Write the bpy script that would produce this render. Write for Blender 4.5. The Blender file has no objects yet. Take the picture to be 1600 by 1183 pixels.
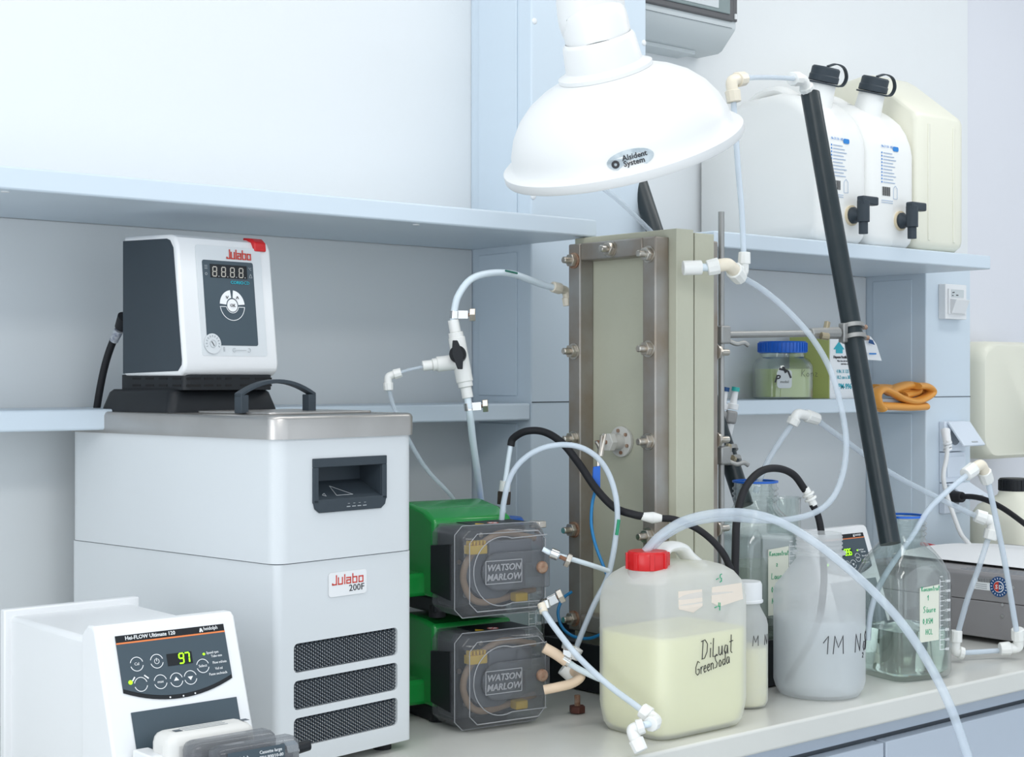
import bpy, bmesh, math, random
from mathutils import Vector, Matrix
random.seed(7)
sc = bpy.context.scene
COL = sc.collection
V = Vector
# ------------------------------------------------------------ camera, light, exposure
CZ = 1.38                      # eye height; bench top is 0.90, so 0.48 below the eye
FOC = 2430.0
FX, FY = 0.6501, 0.7598
cam_d = bpy.data.cameras.new('camera'); cam = bpy.data.objects.new('camera', cam_d); COL.objects.link(cam)
cam.location = (0, 0, CZ); cam.rotation_euler = (math.radians(90), 0, math.radians(-40.55))
cam_d.lens = FOC / 1600 * 36; cam_d.sensor_width = 36; cam_d.clip_start = 0.05
sc.camera = cam
w = bpy.data.worlds.new('world'); sc.world = w; w.use_nodes = True
w.node_tree.nodes['Background'].inputs[0].default_value = (0.85, 0.935, 1.02, 1)
w.node_tree.nodes['Background'].inputs[1].default_value = 1.45
def area(name, loc, size, power, color=(1, 1, 1), rot=(0, 0, 0)):
    l = bpy.data.lights.new(name, 'AREA'); l.shape = 'RECTANGLE'; l.size, l.size_y = size
    l.energy = power; l.color = color
    o = bpy.data.objects.new(name, l); COL.objects.link(o); o.location = loc; o.rotation_euler = rot
    return o
area('ceiling_lamp', (1.0, 1.25, 2.72), (2.4, 0.3), 9, (1.0, 0.985, 0.96))
area('ceiling_lamp', (3.0, 1.15, 2.72), (1.6, 0.3), 9, (1.0, 0.985, 0.96))
area('ceiling_lamp', (0.2, -0.6, 2.72), (2.0, 0.6), 26, (1.0, 0.985, 0.96))
area('left_fill_light', (-2.4, 0.6, 1.7), (2.6, 1.8), 27, (0.97, 0.99, 1.0), (0, math.radians(-90), 0))  # added soft fill from out of view, brightens the left-facing sides
sc.view_settings.view_transform = 'Standard'; sc.view_settings.look = 'None'
sc.view_settings.exposure = 0.05; sc.view_settings.gamma = 1.0
sc.cycles.max_bounces = 14; sc.cycles.transparent_max_bounces = 24
sc.cycles.transmission_bounces = 10; sc.cycles.use_denoising = True

# ------------------------------------------------------------ photo measurements -> places in the room
def ray(px, py):
    u = (px - 800) / FOC; v = (591.5 - py) / FOC
    return V((FX + FY * u, FY - FX * u, v))
def P(px, py, d): return V((0, 0, CZ)) + ray(px, py) * d
def onX(px, py, X): r = ray(px, py); return V((0, 0, CZ)) + r * (X / r.x)
def onY(px, py, Y): r = ray(px, py); return V((0, 0, CZ)) + r * (Y / r.y)
BENCH = CZ - 0.48
def Z(z): return CZ + z

# ------------------------------------------------------------ materials
MATS = {}
def mat(name, col, rough=0.5, metal=0.0, bump=0.0, bscale=300, vary=0.0, vscale=8, vcol=None, spec=0.5, coat=0.0, emit=None, sss=0.0):
    if name in MATS: return MATS[name]
    m = bpy.data.materials.new(name); m.use_nodes = True
    nt = m.node_tree; b = nt.nodes['Principled BSDF']
    b.inputs['Base Color'].default_value = (*col, 1); b.inputs['Roughness'].default_value = rough
    b.inputs['Metallic'].default_value = metal
    b.inputs['Specular IOR Level'].default_value = spec
    b.inputs['Coat Weight'].default_value = coat
    if sss:
        b.inputs['Subsurface Weight'].default_value = sss
        b.inputs['Subsurface Radius'].default_value = (0.02, 0.02, 0.02); b.inputs['Subsurface Scale'].default_value = 1.0
    if emit:
        b.inputs['Emission Color'].default_value = (*emit[0], 1); b.inputs['Emission Strength'].default_value = emit[1]
    tc = nt.nodes.new('ShaderNodeTexCoord')
    if vary:
        n = nt.nodes.new('ShaderNodeTexNoise'); n.inputs['Scale'].default_value = vscale; n.inputs['Detail'].default_value = 5
        nt.links.new(tc.outputs['Object'], n.inputs['Vector'])
        r = nt.nodes.new('ShaderNodeValToRGB'); r.color_ramp.elements[0].position = 0.35; r.color_ramp.elements[1].position = 0.7
        v2 = vcol or tuple(c * 0.8 for c in col)
        r.color_ramp.elements[0].color = (*col, 1)
        r.color_ramp.elements[1].color = (*[c + (d - c) * vary for c, d in zip(col, v2)], 1)
        nt.links.new(n.outputs[0], r.inputs[0]); nt.links.new(r.outputs[0], b.inputs['Base Color'])
    if bump:
        n = nt.nodes.new('ShaderNodeTexNoise'); n.inputs['Scale'].default_value = bscale; n.inputs['Detail'].default_value = 3
        nt.links.new(tc.outputs['Object'], n.inputs['Vector'])
        bp = nt.nodes.new('ShaderNodeBump'); bp.inputs['Strength'].default_value = bump; bp.inputs['Distance'].default_value = 0.001
        nt.links.new(n.outputs[0], bp.inputs['Height']); nt.links.new(bp.outputs[0], b.inputs['Normal'])
    MATS[name] = m
    return m
def see(name, col, through=0.4, tint=None, rough=0.25, spec=0.5, fres=0.0, sss=0.0):
    """plastic or glass one can partly see through: transparent mixed with a lit surface"""
    if name in MATS: return MATS[name]
    m = mat(name, col, rough, spec=spec, sss=sss); nt = m.node_tree
    b = nt.nodes['Principled BSDF']; out = nt.nodes['Material Output']
    t = nt.nodes.new('ShaderNodeBsdfTransparent'); t.inputs[0].default_value = (*(tint or (1, 1, 1)), 1)
    mx = nt.nodes.new('ShaderNodeMixShader'); mx.inputs[0].default_value = 1 - through
    if fres:
        lw = nt.nodes.new('ShaderNodeLayerWeight'); lw.inputs['Blend'].default_value = fres
        mr = nt.nodes.new('ShaderNodeMapRange'); mr.inputs[3].default_value = 1 - through; mr.inputs[4].default_value = 0.9
        nt.links.new(lw.outputs['Facing'], mr.inputs[0]); nt.links.new(mr.outputs[0], mx.inputs[0])
    nt.links.new(t.outputs[0], mx.inputs[1]); nt.links.new(b.outputs[0], mx.inputs[2]); nt.links.new(mx.outputs[0], out.inputs[0])
    return m
def glass(name, tint=(0.96, 0.985, 0.975)):
    if name in MATS: return MATS[name]
    m = bpy.data.materials.new(name); m.use_nodes = True; nt = m.node_tree
    nt.nodes.remove(nt.nodes['Principled BSDF']); out = nt.nodes['Material Output']
    t = nt.nodes.new('ShaderNodeBsdfTransparent'); t.inputs[0].default_value = (*tint, 1)
    g = nt.nodes.new('ShaderNodeBsdfGlossy'); g.inputs['Roughness'].default_value = 0.04
    lw = nt.nodes.new('ShaderNodeLayerWeight'); lw.inputs['Blend'].default_value = 0.5
    pw = nt.nodes.new('ShaderNodeMath'); pw.operation = 'POWER'; pw.inputs[1].default_value = 2.2
    mr = nt.nodes.new('ShaderNodeMapRange'); mr.inputs[3].default_value = 0.06; mr.inputs[4].default_value = 0.85
    nt.links.new(lw.outputs['Facing'], pw.inputs[0]); nt.links.new(pw.outputs[0], mr.inputs[0])
    mx = nt.nodes.new('ShaderNodeMixShader'); nt.links.new(mr.outputs[0], mx.inputs[0])
    nt.links.new(t.outputs[0], mx.inputs[1]); nt.links.new(g.outputs[0], mx.inputs[2]); nt.links.new(mx.outputs[0], out.inputs[0])
    MATS[name] = m
    return m
def milky(name, col, through=0.3, glow=0.45, rough=0.35):
    """thin polyethylene: partly clear, partly passing light on diffusely"""
    m = see(name, col, through, rough=rough); nt = m.node_tree
    b = nt.nodes['Principled BSDF']; mx = [n for n in nt.nodes if n.type == 'MIX_SHADER'][0]
    tl_ = nt.nodes.new('ShaderNodeBsdfTranslucent'); tl_.inputs[0].default_value = (*col, 1)
    m2 = nt.nodes.new('ShaderNodeMixShader'); m2.inputs[0].default_value = glow
    nt.links.new(b.outputs[0], m2.inputs[1]); nt.links.new(tl_.outputs[0], m2.inputs[2]); nt.links.new(m2.outputs[0], mx.inputs[2])
    return m
def refr(name, col, ior=1.33, rough=0.0):
    m = mat(name, col, rough); b = m.node_tree.nodes['Principled BSDF']
    b.inputs['Transmission Weight'].default_value = 1.0; b.inputs['IOR'].default_value = ior
    return m

WALL = mat('white_wall_paint', (0.78, 0.80, 0.81), 0.8, bump=0.15, bscale=180)
FURN = mat('pale_blue_white_laminate', (0.615, 0.70, 0.775), 0.35)
FURN2 = mat('pale_grey_back_panel', (0.69, 0.715, 0.725), 0.4)
SEAM = mat('seam_shadow_gap', (0.10, 0.12, 0.14), 0.6)
TOP = mat('light_grey_bench_top', (0.70, 0.70, 0.66), 0.25, bump=0.05, vary=0.5, vscale=3)
BLUEGREY = mat('blue_grey_cabinet', (0.50, 0.56, 0.64), 0.4)
DARKGAP = mat('grey_recess', (0.22, 0.25, 0.29), 0.5)
WPLAS = mat('white_plastic', (0.80, 0.81, 0.82), 0.35)
GWHITE = mat('grey_white_enamel', (0.66, 0.69, 0.71), 0.4, bump=0.08, bscale=900)
ANTH = mat('anthracite_plastic', (0.040, 0.053, 0.066), 0.5, spec=0.3, bump=0.1, bscale=1200)
PANELD = mat('dark_slate_panel_film', (0.05, 0.075, 0.095), 0.35)
BLACK = mat('black_plastic', (0.012, 0.014, 0.017), 0.45, spec=0.3)
RUBBER = mat('black_rubber', (0.016, 0.016, 0.019), 0.6, spec=0.3)
PVC = mat('dark_grey_pvc', (0.020, 0.030, 0.035), 0.3, vary=0.5, vscale=30, vcol=(0.03, 0.04, 0.045), spec=0.35)
STEEL = mat('brushed_steel_lid', (0.52, 0.50, 0.48), 0.33, 0.9, vary=0.5, vscale=12, vcol=(0.40, 0.38, 0.36))
FSTEEL = mat('dull_stainless_frame', (0.36, 0.35, 0.335), 0.42, 0.55, vary=1.0, vscale=11, vcol=(0.27, 0.215, 0.16), bump=0.3, bscale=60)
BOLT = mat('bolt_steel', (0.62, 0.59, 0.54), 0.3, 0.9, vary=0.5, vscale=80, vcol=(0.4, 0.3, 0.2))
CHROME = mat('chrome', (0.75, 0.75, 0.74), 0.18, 1.0)
CAST = mat('grey_cast_metal', (0.36, 0.36, 0.35), 0.45, 0.7, bump=0.3, bscale=300)
RUST = mat('rusty_steel', (0.24, 0.11, 0.06), 0.7, 0.2, vary=1.0, vscale=120, vcol=(0.42, 0.30, 0.22), bump=0.6, bscale=250)
BEIGE = mat('beige_green_polymer_plate', (0.50, 0.50, 0.395), 0.6, bump=0.35, bscale=120, vary=0.4, vscale=9, vcol=(0.44, 0.435, 0.34))
NYLON = mat('white_nylon_fitting', (0.86, 0.86, 0.83), 0.35, sss=0.15)
NYLONY = mat('yellowed_nylon_fitting', (0.84, 0.76, 0.62), 0.35, sss=0.15)
GREEN = mat('glossy_green_enamel', (0.012, 0.27, 0.05), 0.25, coat=0.3)
YEL = mat('yellow_plastic', (0.80, 0.52, 0.04), 0.4)
RED = mat('red_plastic', (0.62, 0.012, 0.015), 0.3)
BLUE = mat('blue_plastic', (0.01, 0.13, 0.60), 0.35)
BLUEW = mat('blue_cable_sheath', (0.01, 0.20, 0.46), 0.4)
REDW = mat('red_cable_sheath', (0.60, 0.02, 0.03), 0.4)
TEAL = mat('teal_plastic', (0.03, 0.42, 0.38), 0.4)
TAN = mat('tan_pump_tubing', (0.76, 0.58, 0.42), 0.5, sss=0.1)
ORG = mat('orange_latex', (0.74, 0.33, 0.06), 0.4, sss=0.1)
TUBE = see('translucent_silicone_tubing', (0.72, 0.81, 0.90), 0.34, rough=0.22)
CLEAR = see('clear_pvc_tubing', (0.66, 0.74, 0.82), 0.56, rough=0.15)
TUBEW = mat('milky_white_tubing', (0.74, 0.84, 0.91), 0.35, sss=0.1)
SMOKE = see('smoky_transparent_cover', (0.25, 0.26, 0.28), 0.76, tint=(0.80, 0.81, 0.82), rough=0.07, spec=1.0, fres=0.15)
LEMB = see('raised_clear_lettering', (0.42, 0.43, 0.45), 0.45, rough=0.15)
PE = milky('milky_polyethylene', (0.90, 0.91, 0.90), 0.42, 0.35)
PEB = milky('frosted_polyethylene', (0.89, 0.91, 0.92), 0.46, 0.45)
PET = mat('white_tank_polyethylene', (0.86, 0.865, 0.845), 0.38, sss=0.1)
PETY = mat('yellowed_tank_polyethylene', (0.80, 0.79, 0.67), 0.38, sss=0.1)
GLASS = glass('clear_bottle_glass')
LIQY = mat('pale_yellow_green_liquid', (0.90, 0.88, 0.46), 0.3)
LIQC = see('faint_blue_liquid', (0.76, 0.83, 0.87), 0.6, rough=0.2)
LIQCR = mat('cream_powder_liquid', (0.84, 0.80, 0.52), 0.6, vary=0.8, vscale=60, vcol=(0.75, 0.73, 0.55))
ACID = refr('greenish_clear_acid', (0.86, 0.95, 0.88))
ACID2 = see('clear_lye', (0.62, 0.64, 0.60), 0.75, tint=(0.9, 0.92, 0.88))
JARL = see('yellow_green_jar_liquid', (0.66, 0.72, 0.32), 0.4)
HOOD = mat('white_hood_plastic', (0.80, 0.805, 0.80), 0.35)
CREAM = mat('pale_masking_tape', (0.74, 0.75, 0.64), 0.7)
TAPE = mat('old_tape_residue', (0.78, 0.69, 0.59), 0.7)
INK = mat('black_marker_ink', (0.03, 0.03, 0.035), 0.6)
GINK = mat('green_marker_ink', (0.02, 0.36, 0.18), 0.6)
WINK = mat('white_print', (0.85, 0.86, 0.87), 0.5)
GRINK = mat('grey_print', (0.42, 0.45, 0.47), 0.5)
RINK = mat('red_print', (0.62, 0.05, 0.03), 0.5)
BINK = mat('blue_print', (0.02, 0.22, 0.62), 0.5)
CINK = mat('cyan_print', (0.02, 0.40, 0.50), 0.5)
OINK = mat('orange_print', (0.80, 0.22, 0.06), 0.5)
LED = mat('lit_green_led', (0.2, 0.9, 0.0), 0.5, emit=((0.42, 1.0, 0.02), 1.3))
PAPER = mat('white_paper', (0.86, 0.87, 0.88), 0.8)
GREYBOX = mat('warm_grey_instrument_enamel', (0.285, 0.275, 0.28), 0.5, bump=0.2, bscale=900)
CASEG = mat('light_grey_case_plastic', (0.58, 0.62, 0.63), 0.4)
NAVY = mat('navy_print', (0.01, 0.07, 0.22), 0.5)
SILVER = mat('silver_foil', (0.55, 0.60, 0.62), 0.3, 0.6, vary=0.8, vscale=90, vcol=(0.30, 0.36, 0.40))
BOXY = mat('yellow_green_cardboard', (0.55, 0.60, 0.20), 0.7)

# ------------------------------------------------------------ mesh builder
class MB:
    def __init__(s): s.bm = bmesh.new()
    def _v(s, pts): return [s.bm.verts.new(p) for p in pts]
    def face(s, pts):
        try: return s.bm.faces.new(s._v(pts))
        except ValueError: return None
    def box(s, a, b, M=None):
        x0, y0, z0 = a; x1, y1, z1 = b
        c = [V((x, y, z)) for z in (z0, z1) for x, y in ((x0, y0), (x1, y0), (x1, y1), (x0, y1))]
        if M: c = [M @ p for p in c]
        v = s._v(c)
        for f in ((3, 2, 1, 0), (4, 5, 6, 7), (0, 1, 5, 4), (1, 2, 6, 5), (2, 3, 7, 6), (3, 0, 4, 7)): s.bm.faces.new([v[i] for i in f])
        return s
    def prism(s, pts, d, flip=False):
        """closed polygon pts (3D), pushed along vector d"""
        d = V(d); a = s._v(pts); b = s._v([V(p) + d for p in pts]); n = len(a)
        s.bm.faces.new(a[::-1]); s.bm.faces.new(b)
        for i in range(n): s.bm.faces.new((a[i], a[(i + 1) % n], b[(i + 1) % n], b[i]))
        return s
    def ringloft(s, rings, cap0=True, cap1=True):
        rs = [s._v(r) for r in rings]; n = len(rs[0])
        for a, b in zip(rs, rs[1:]):
            for i in range(n): s.bm.faces.new((a[i], a[(i + 1) % n], b[(i + 1) % n], b[i]))
        if cap0: s.bm.faces.new(rs[0][::-1])
        if cap1: s.bm.faces.new(rs[-1])
        return s
    def cyl(s, p0, p1, r0, r1=None, n=20, cap=True):
        p0 = V(p0); p1 = V(p1); r1 = r0 if r1 is None else r1
        ax = (p1 - p0).normalized(); q = ax.to_track_quat('Z', 'Y').to_matrix()
        rr = [[p + q @ V((math.cos(a) * r, math.sin(a) * r, 0)) for a in [2 * math.pi * i / n for i in range(n)]] for p, r in ((p0, r0), (p1, r1))]
        return s.ringloft(rr, cap, cap)
    def lathe(s, prof, n=40, M=None, cap0=True, cap1=True):
        """prof: list of (radius, height) about local z"""
        rr = []
        for r, z in prof:
            ring = [V((max(r, 1e-4) * math.cos(2 * math.pi * i / n), max(r, 1e-4) * math.sin(2 * math.pi * i / n), z)) for i in range(n)]
            rr.append([M @ p for p in ring] if M else ring)
        return s.ringloft(rr, cap0, cap1)
    def tube(s, pts, r, n=12, smooth=True, cap=True, r1=None):
        pts = [V(p) for p in pts]
        if smooth and len(pts) > 2: pts = catmull(pts)
        rings = []; up = None; m = len(pts)
        for i, p in enumerate(pts):
            t = (pts[min(i + 1, m - 1)] - pts[max(i - 1, 0)]).normalized()
            if up is None:
                up = t.orthogonal().normalized()
            up = (up - t * up.dot(t)).normalized(); sd = t.cross(up)
            rad = r if r1 is None else r + (r1 - r) * i / (m - 1)
            rings.append([p + (up * math.cos(a) + sd * math.sin(a)) * rad for a in [2 * math.pi * k / n for k in range(n)]])
        return s.ringloft(rings, cap, cap)
    def sph(s, c, r, n=14, sc_=(1, 1, 1)):
        rings = []
        for j in range(1, n // 2 + 1):
            th = math.pi * j / (n // 2 + 1)
            rings.append([V(c) + V((math.sin(th) * math.cos(a) * r * sc_[0], math.sin(th) * math.sin(a) * r * sc_[1], -math.cos(th) * r * sc_[2])) for a in [2 * math.pi * i / n for i in range(n)]])
        return s.ringloft(rings)
    def loft(s, rings, n=48, cap0=True, cap1=True):
        """rings: (z, rx, ry, exponent, cx, cy) superellipse cross sections"""
        rr = []
        for z, rx, ry, e, *c in rings:
            cx, cy = c if c else (0, 0)
            ring = []
            for i in range(n):
                a = 2 * math.pi * i / n; ca, sa = math.cos(a), math.sin(a)
                k = (abs(ca) ** e + abs(sa) ** e) ** (-1 / e)
                ring.append(V((cx + rx * ca * k, cy + ry * sa * k, z)))
            rr.append(ring)
        return s.ringloft(rr, cap0, cap1)
    def build(s, name, material, parent=None, bevel=0, seg=3, smooth=True, angle=35, M=None):
        me = bpy.data.meshes.new(name)
        bmesh.ops.recalc_face_normals(s.bm, faces=s.bm.faces)
        s.bm.to_mesh(me); s.bm.free()
        if M: me.transform(M)
        me.materials.append(material)
        if smooth:
            me.polygons.foreach_set('use_smooth', [True] * len(me.polygons)); me.set_sharp_from_angle(angle=math.radians(angle))
        o = bpy.data.objects.new(name, me); COL.objects.link(o)
        if parent: o.parent = parent
        if bevel:
            md = o.modifiers.new('bevel', 'BEVEL'); md.width = bevel; md.segments = seg; md.limit_method = 'ANGLE'; md.angle_limit = math.radians(40)
            md.harden_normals = False
        return o
def catmull(p, k=8):
    q = [p[0] * 2 - p[1]] + list(p) + [p[-1] * 2 - p[-2]]; out = []
    for i in range(1, len(q) - 2):
        for j in range(k):
            t = j / k
            a, b, c, d = q[i - 1], q[i], q[i + 1], q[i + 2]
            out.append(0.5 * ((2 * b) + (c - a) * t + (2 * a - 5 * b + 4 * c - d) * t * t + (3 * b - a - 3 * c + d) * t ** 3))
    out.append(q[-2]); return out
def carve(o, cutter):
    c = cutter.build('cutter', BLACK, smooth=False); c.parent = o.parent
    md = o.modifiers.new('cut', 'BOOLEAN'); md.operation = 'DIFFERENCE'; md.solver = 'EXACT'; md.object = c
    bpy.context.view_layer.update()
    me = bpy.data.meshes.new_from_object(o.evaluated_get(bpy.context.evaluated_depsgraph_get()))
    o.modifiers.clear(); o.data = me
    me.polygons.foreach_set('use_smooth', [True] * len(me.polygons)); me.set_sharp_from_angle(angle=math.radians(30))
    bpy.data.objects.remove(c)
def tag(o, label, cat, group=None, kind=None):
    o['label'] = label; o['category'] = cat
    if group: o['group'] = group
    if kind: o['kind'] = kind
    return o
def thing(name, label, cat, loc=(0, 0, 0), rz=0.0, group=None, M=None):
    o = bpy.data.objects.new(name, None); COL.objects.link(o); o.empty_display_size = 0.02
    o.location = loc; o.rotation_euler = (0, 0, rz)
    if M: o.matrix_world = M
    return tag(o, label, cat, group)
def recentre(o):
    """put the origin of a world-built mesh at its own middle bottom"""
    me = o.data; xs = [v.co for v in me.vertices]
    lo = V((min(c[i] for c in xs) for i in range(3))); hi = V((max(c[i] for c in xs) for i in range(3)))
    c = V(((lo.x + hi.x) / 2, (lo.y + hi.y) / 2, lo.z)); me.transform(Matrix.Translation(-c)); o.location = c
    return o
def struct(name, mb, m, bevel=0, parent=None):
    o = mb.build(name, m, parent, bevel=bevel)
    if not parent: o['kind'] = 'structure'
    return o
def frame(o, ex, ey):
    ex = V(ex).normalized(); ey = V(ey).normalized(); n = ex.cross(ey); ey = n.cross(ex)
    return Matrix(((ex.x, ey.x, n.x, o[0]), (ex.y, ey.y, n.y, o[1]), (ex.z, ey.z, n.z, o[2]), (0, 0, 0, 1)))

# ------------------------------------------------------------ flat print on a surface
SEG = {'0': 'abcdef', '1': 'bc', '2': 'abged', '3': 'abgcd', '4': 'fgbc', '5': 'afgcd', '6': 'afgedc', '7': 'abc', '8': 'abcdefg', '9': 'abcdfg'}
class Print:
    def __init__(s, F, parent): s.F = F; s.p = parent; s.d = {}
    def mb(s, m, nm='printed_marking'):
        k = (m.name, nm)
        if k not in s.d: s.d[k] = (MB(), m, nm)
        return s.d[k][0]
    def poly(s, m, pts, h=0.0003, nm='printed_marking'):
        s.mb(m, nm).prism([V((x, y, 0)) for x, y in pts], (0, 0, h)); return s
    def rect(s, m, x0, y0, x1, y1, h=0.0003, r=0, nm='printed_marking'):
        if r:
            pts = []
            for cx, cy, a0 in ((x1 - r, y1 - r, 0), (x0 + r, y1 - r, 90), (x0 + r, y0 + r, 180), (x1 - r, y0 + r, 270)):
                pts += [(cx + r * math.cos(math.radians(a0 + k * 22.5)), cy + r * math.sin(math.radians(a0 + k * 22.5))) for k in range(5)]
        else: pts = [(x0, y0), (x1, y0), (x1, y1), (x0, y1)]
        return s.poly(m, pts, h, nm)
    def disc(s, m, x, y, r, h=0.0003, n=20, nm='printed_marking'):
        return s.poly(m, [(x + r * math.cos(2 * math.pi * i / n), y + r * math.sin(2 * math.pi * i / n)) for i in range(n)], h, nm)
    def arc(s, m, x, y, r, wd, a0=0, a1=360, h=0.0004, n=20):
        for i in range(n):
            t0, t1 = [math.radians(a0 + (a1 - a0) * k / n) for k in (i, i + 1)]
            s.poly(m, [(x + q * math.cos(t), y + q * math.sin(t)) for q, t in ((r - wd, t0), (r, t0), (r, t1), (r - wd, t1))], h)
        return s
    def line(s, m, pts, wd, h=0.0004):
        for (ax, ay), (bx, by) in zip(pts, pts[1:]):
            dx, dy = bx - ax, by - ay; L = math.hypot(dx, dy) or 1; nx, ny = -dy / L * wd / 2, dx / L * wd / 2
            s.poly(m, [(ax + nx, ay + ny), (ax - nx, ay - ny), (bx - nx, by - ny), (bx + nx, by + ny)], h)
        return s
    def digits(s, m, txt, x, y, hgt, pitch, wd, slant=0.08):
        w_ = hgt * 0.5
        for i, ch in enumerate(txt):
            if ch == '.': continue
            ox = x + i * pitch
            seg = {'a': ((0, 1), (1, 1)), 'b': ((1, 1), (1, .5)), 'c': ((1, .5), (1, 0)), 'd': ((0, 0), (1, 0)), 'e': ((0, 0), (0, .5)), 'f': ((0, .5), (0, 1)), 'g': ((0, .5), (1, .5))}
            for c in SEG[ch]:
                (ax, ay), (bx, by) = seg[c]
                q = 0.08
                ax, bx = ax + (bx - ax) * q, bx - (bx - ax) * q; ay, by = ay + (by - ay) * q, by - (by - ay) * q
                s.line(m, [(ox + ax * w_ + ay * hgt * slant, y + ay * hgt), (ox + bx * w_ + by * hgt * slant, y + by * hgt)], wd)
        return s
    def text(s, m, txt, x, y, size, align='LEFT', bold=0.0, squeeze=1.0, h=0.0002, nm='printed_lettering', shear=0):
        cu = bpy.data.curves.new('t', 'FONT'); cu.body = txt; cu.size = size; cu.align_x = align; cu.offset = bold; cu.extrude = h; cu.shear = shear
        cu.resolution_u = 2
        o = bpy.data.objects.new('t', cu); COL.objects.link(o)
        bpy.context.view_layer.update()
        me = bpy.data.meshes.new_from_object(o.evaluated_get(bpy.context.evaluated_depsgraph_get()))
        bpy.data.objects.remove(o); bpy.data.curves.remove(cu)
        me.transform(Matrix.Translation((x, y, 0.0003)) @ Matrix.Diagonal((squeeze, 1, 1, 1)))
        s.mb(m, nm).bm.from_mesh(me); bpy.data.meshes.remove(me); return s
    def done(s):
        for mb, m, nm in s.d.values():
            o = mb.build(nm, m, s.p, smooth=False, M=s.F)
            if nm in ('printed_marking', 'printed_lettering', 'raised_lettering'): o['kind'] = 'stuff'
        s.d = {}
GLY = {  # hand-drawn letters as strokes, unit height
 'D': (.75, [[(0, 0), (.12, 1)], [(-.1, .95), (.35, 1), (.65, .75), (.6, .35), (.3, .02), (-.05, 0)]]),
 'i': (.28, [[(.1, 0), (.14, .5)], [(.17, .72), (.19, .78)]]), 'L': (.6, [[(.1, 1), (.02, 0), (.5, .03)]]),
 'u': (.55, [[(.02, .5), (.03, .08), (.2, 0), (.38, .15), (.42, .5)], [(.42, .5), (.44, 0)]]),
 'a': (.55, [[(.4, .45), (.15, .5), (.02, .2), (.15, 0), (.35, .1), (.42, .45), (.46, 0)]]),
 't': (.45, [[(.2, 1), (.15, .1), (.3, 0)], [(0, .62), (.42, .66)]]),
 'G': (.7, [[(.6, .85), (.35, 1), (.05, .6), (.05, .2), (.3, 0), (.55, .1), (.58, .4), (.3, .4)]]),
 'r': (.4, [[(.03, .5), (.06, 0)], [(.05, .3), (.2, .5), (.35, .48)]]),
 'e': (.48, [[(.05, .25), (.35, .3), (.3, .5), (.1, .48), (.02, .2), (.15, 0), (.38, .08)]]),
 'n': (.5, [[(.03, .5), (.05, 0)], [(.05, .35), (.22, .5), (.36, .4), (.38, 0)]]),
 'S': (.6, [[(.5, .88), (.3, 1), (.08, .82), (.2, .55), (.42, .35), (.3, .05), (.02, .05)]]),
 'o': (.5, [[(.2, .5), (.03, .3), (.1, .02), (.3, .02), (.4, .3), (.2, .5)]]),
 'd': (.55, [[(.35, .4), (.12, .45), (.02, .2), (.15, 0), (.38, .15)], [(.45, 1), (.4, 0)]]),
 '1': (.4, [[(0, .6), (.28, 1), (.22, 0)]]), 'M': (.8, [[(.02, 0), (.12, 1), (.32, .35), (.6, 1), (.62, 0)]]),
 'N': (.75, [[(.02, 0), (.1, 1), (.45, .05), (.55, 1)]]), '2': (.4, [[(.03, .4), (.2, .5), (.3, .3), (.02, 0), (.35, .0)]]),
 'T': (.6, [[(0, .95), (.55, 1)], [(.28, .97), (.22, 0)]]),
 '5': (.45, [[(.4, 1), (.12, .95), (.08, .55), (.35, .5), (.36, .12), (.02, .02)]]),
 '4': (.45, [[(.1, 1), (.03, .5), (.38, .52)], [(.35, .95), (.28, 0)]]), '-': (.5, [[(0, .42), (.4, .5)]]),
 'K': (.6, [[(.08, 1), (.03, 0)], [(.5, .95), (.1, .45), (.5, 0)]]), 'z': (.42, [[(.02, .5), (.35, .5), (.02, 0), (.38, 0)]]),
 'g': (.5, [[(.38, .45), (.12, .5), (.03, .22), (.18, .05), (.38, .4), (.36, -.25), (.08, -.3)]]), '0': (.5, [[(.2, 1), (.02, .5), (.18, 0), (.4, .5), (.2, 1)]]),
 ',': (.2, [[(.1, .05), (.03, -.15)]]), 'H': (.6, [[(.05, 1), (.02, 0)], [(.48, 1), (.45, 0)], [(.03, .5), (.47, .5)]]),
 'O': (.65, [[(.3, 1), (.03, .5), (.25, 0), (.52, .5), (.3, 1)]]), 'C': (.6, [[(.5, .85), (.25, 1), (.03, .45), (.25, 0), (.5, .1)]]), ' ': (.4, []),
}
def hand(txt, fn, x, y, hgt, wd, m, parent, slope=0.0, gap=0.12, name='handwriting'):
    """pen strokes laid on a surface through fn(x, y) -> point"""
    mb = MB(); ox = x
    for ch in txt:
        wdt, strokes = GLY[ch]
        for st in strokes:
            pts = [(ox + a * hgt, y + b * hgt + (ox + a * hgt - x) * slope) for a, b in st]
            fine = []
            for (ax, ay), (bx, by) in zip(pts, pts[1:]):
                fine += [(ax + (bx - ax) * k / 2, ay + (by - ay) * k / 2) for k in range(2)]
            fine.append(pts[-1])
            mb.tube([fn(a, b) for a, b in fine], wd / 2, n=5, smooth=False)
        ox += (wdt + gap) * hgt
    o = mb.build(name, m, parent); o['kind'] = 'stuff'; return o

# ============================================================ THE ROOM
WY = 2.10
struct('wall_back', MB().box((-2.5, WY, 0), (4.6, WY + 0.1, 2.8)), WALL)
struct('wall_right', MB().box((4.6, -2.5, 0), (4.7, WY + 0.1, 2.8)), WALL)
struct('floor', MB().box((-2.5, -2.5, -0.05), (4.7, WY + 0.1, 0)), mat('grey_vinyl_floor', (0.45, 0.46, 0.46), 0.5, vary=0.5, vscale=5))
struct('ceiling', MB().box((-2.5, -2.5, 2.8), (4.7, WY + 0.1, 2.85)), WALL)

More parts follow.
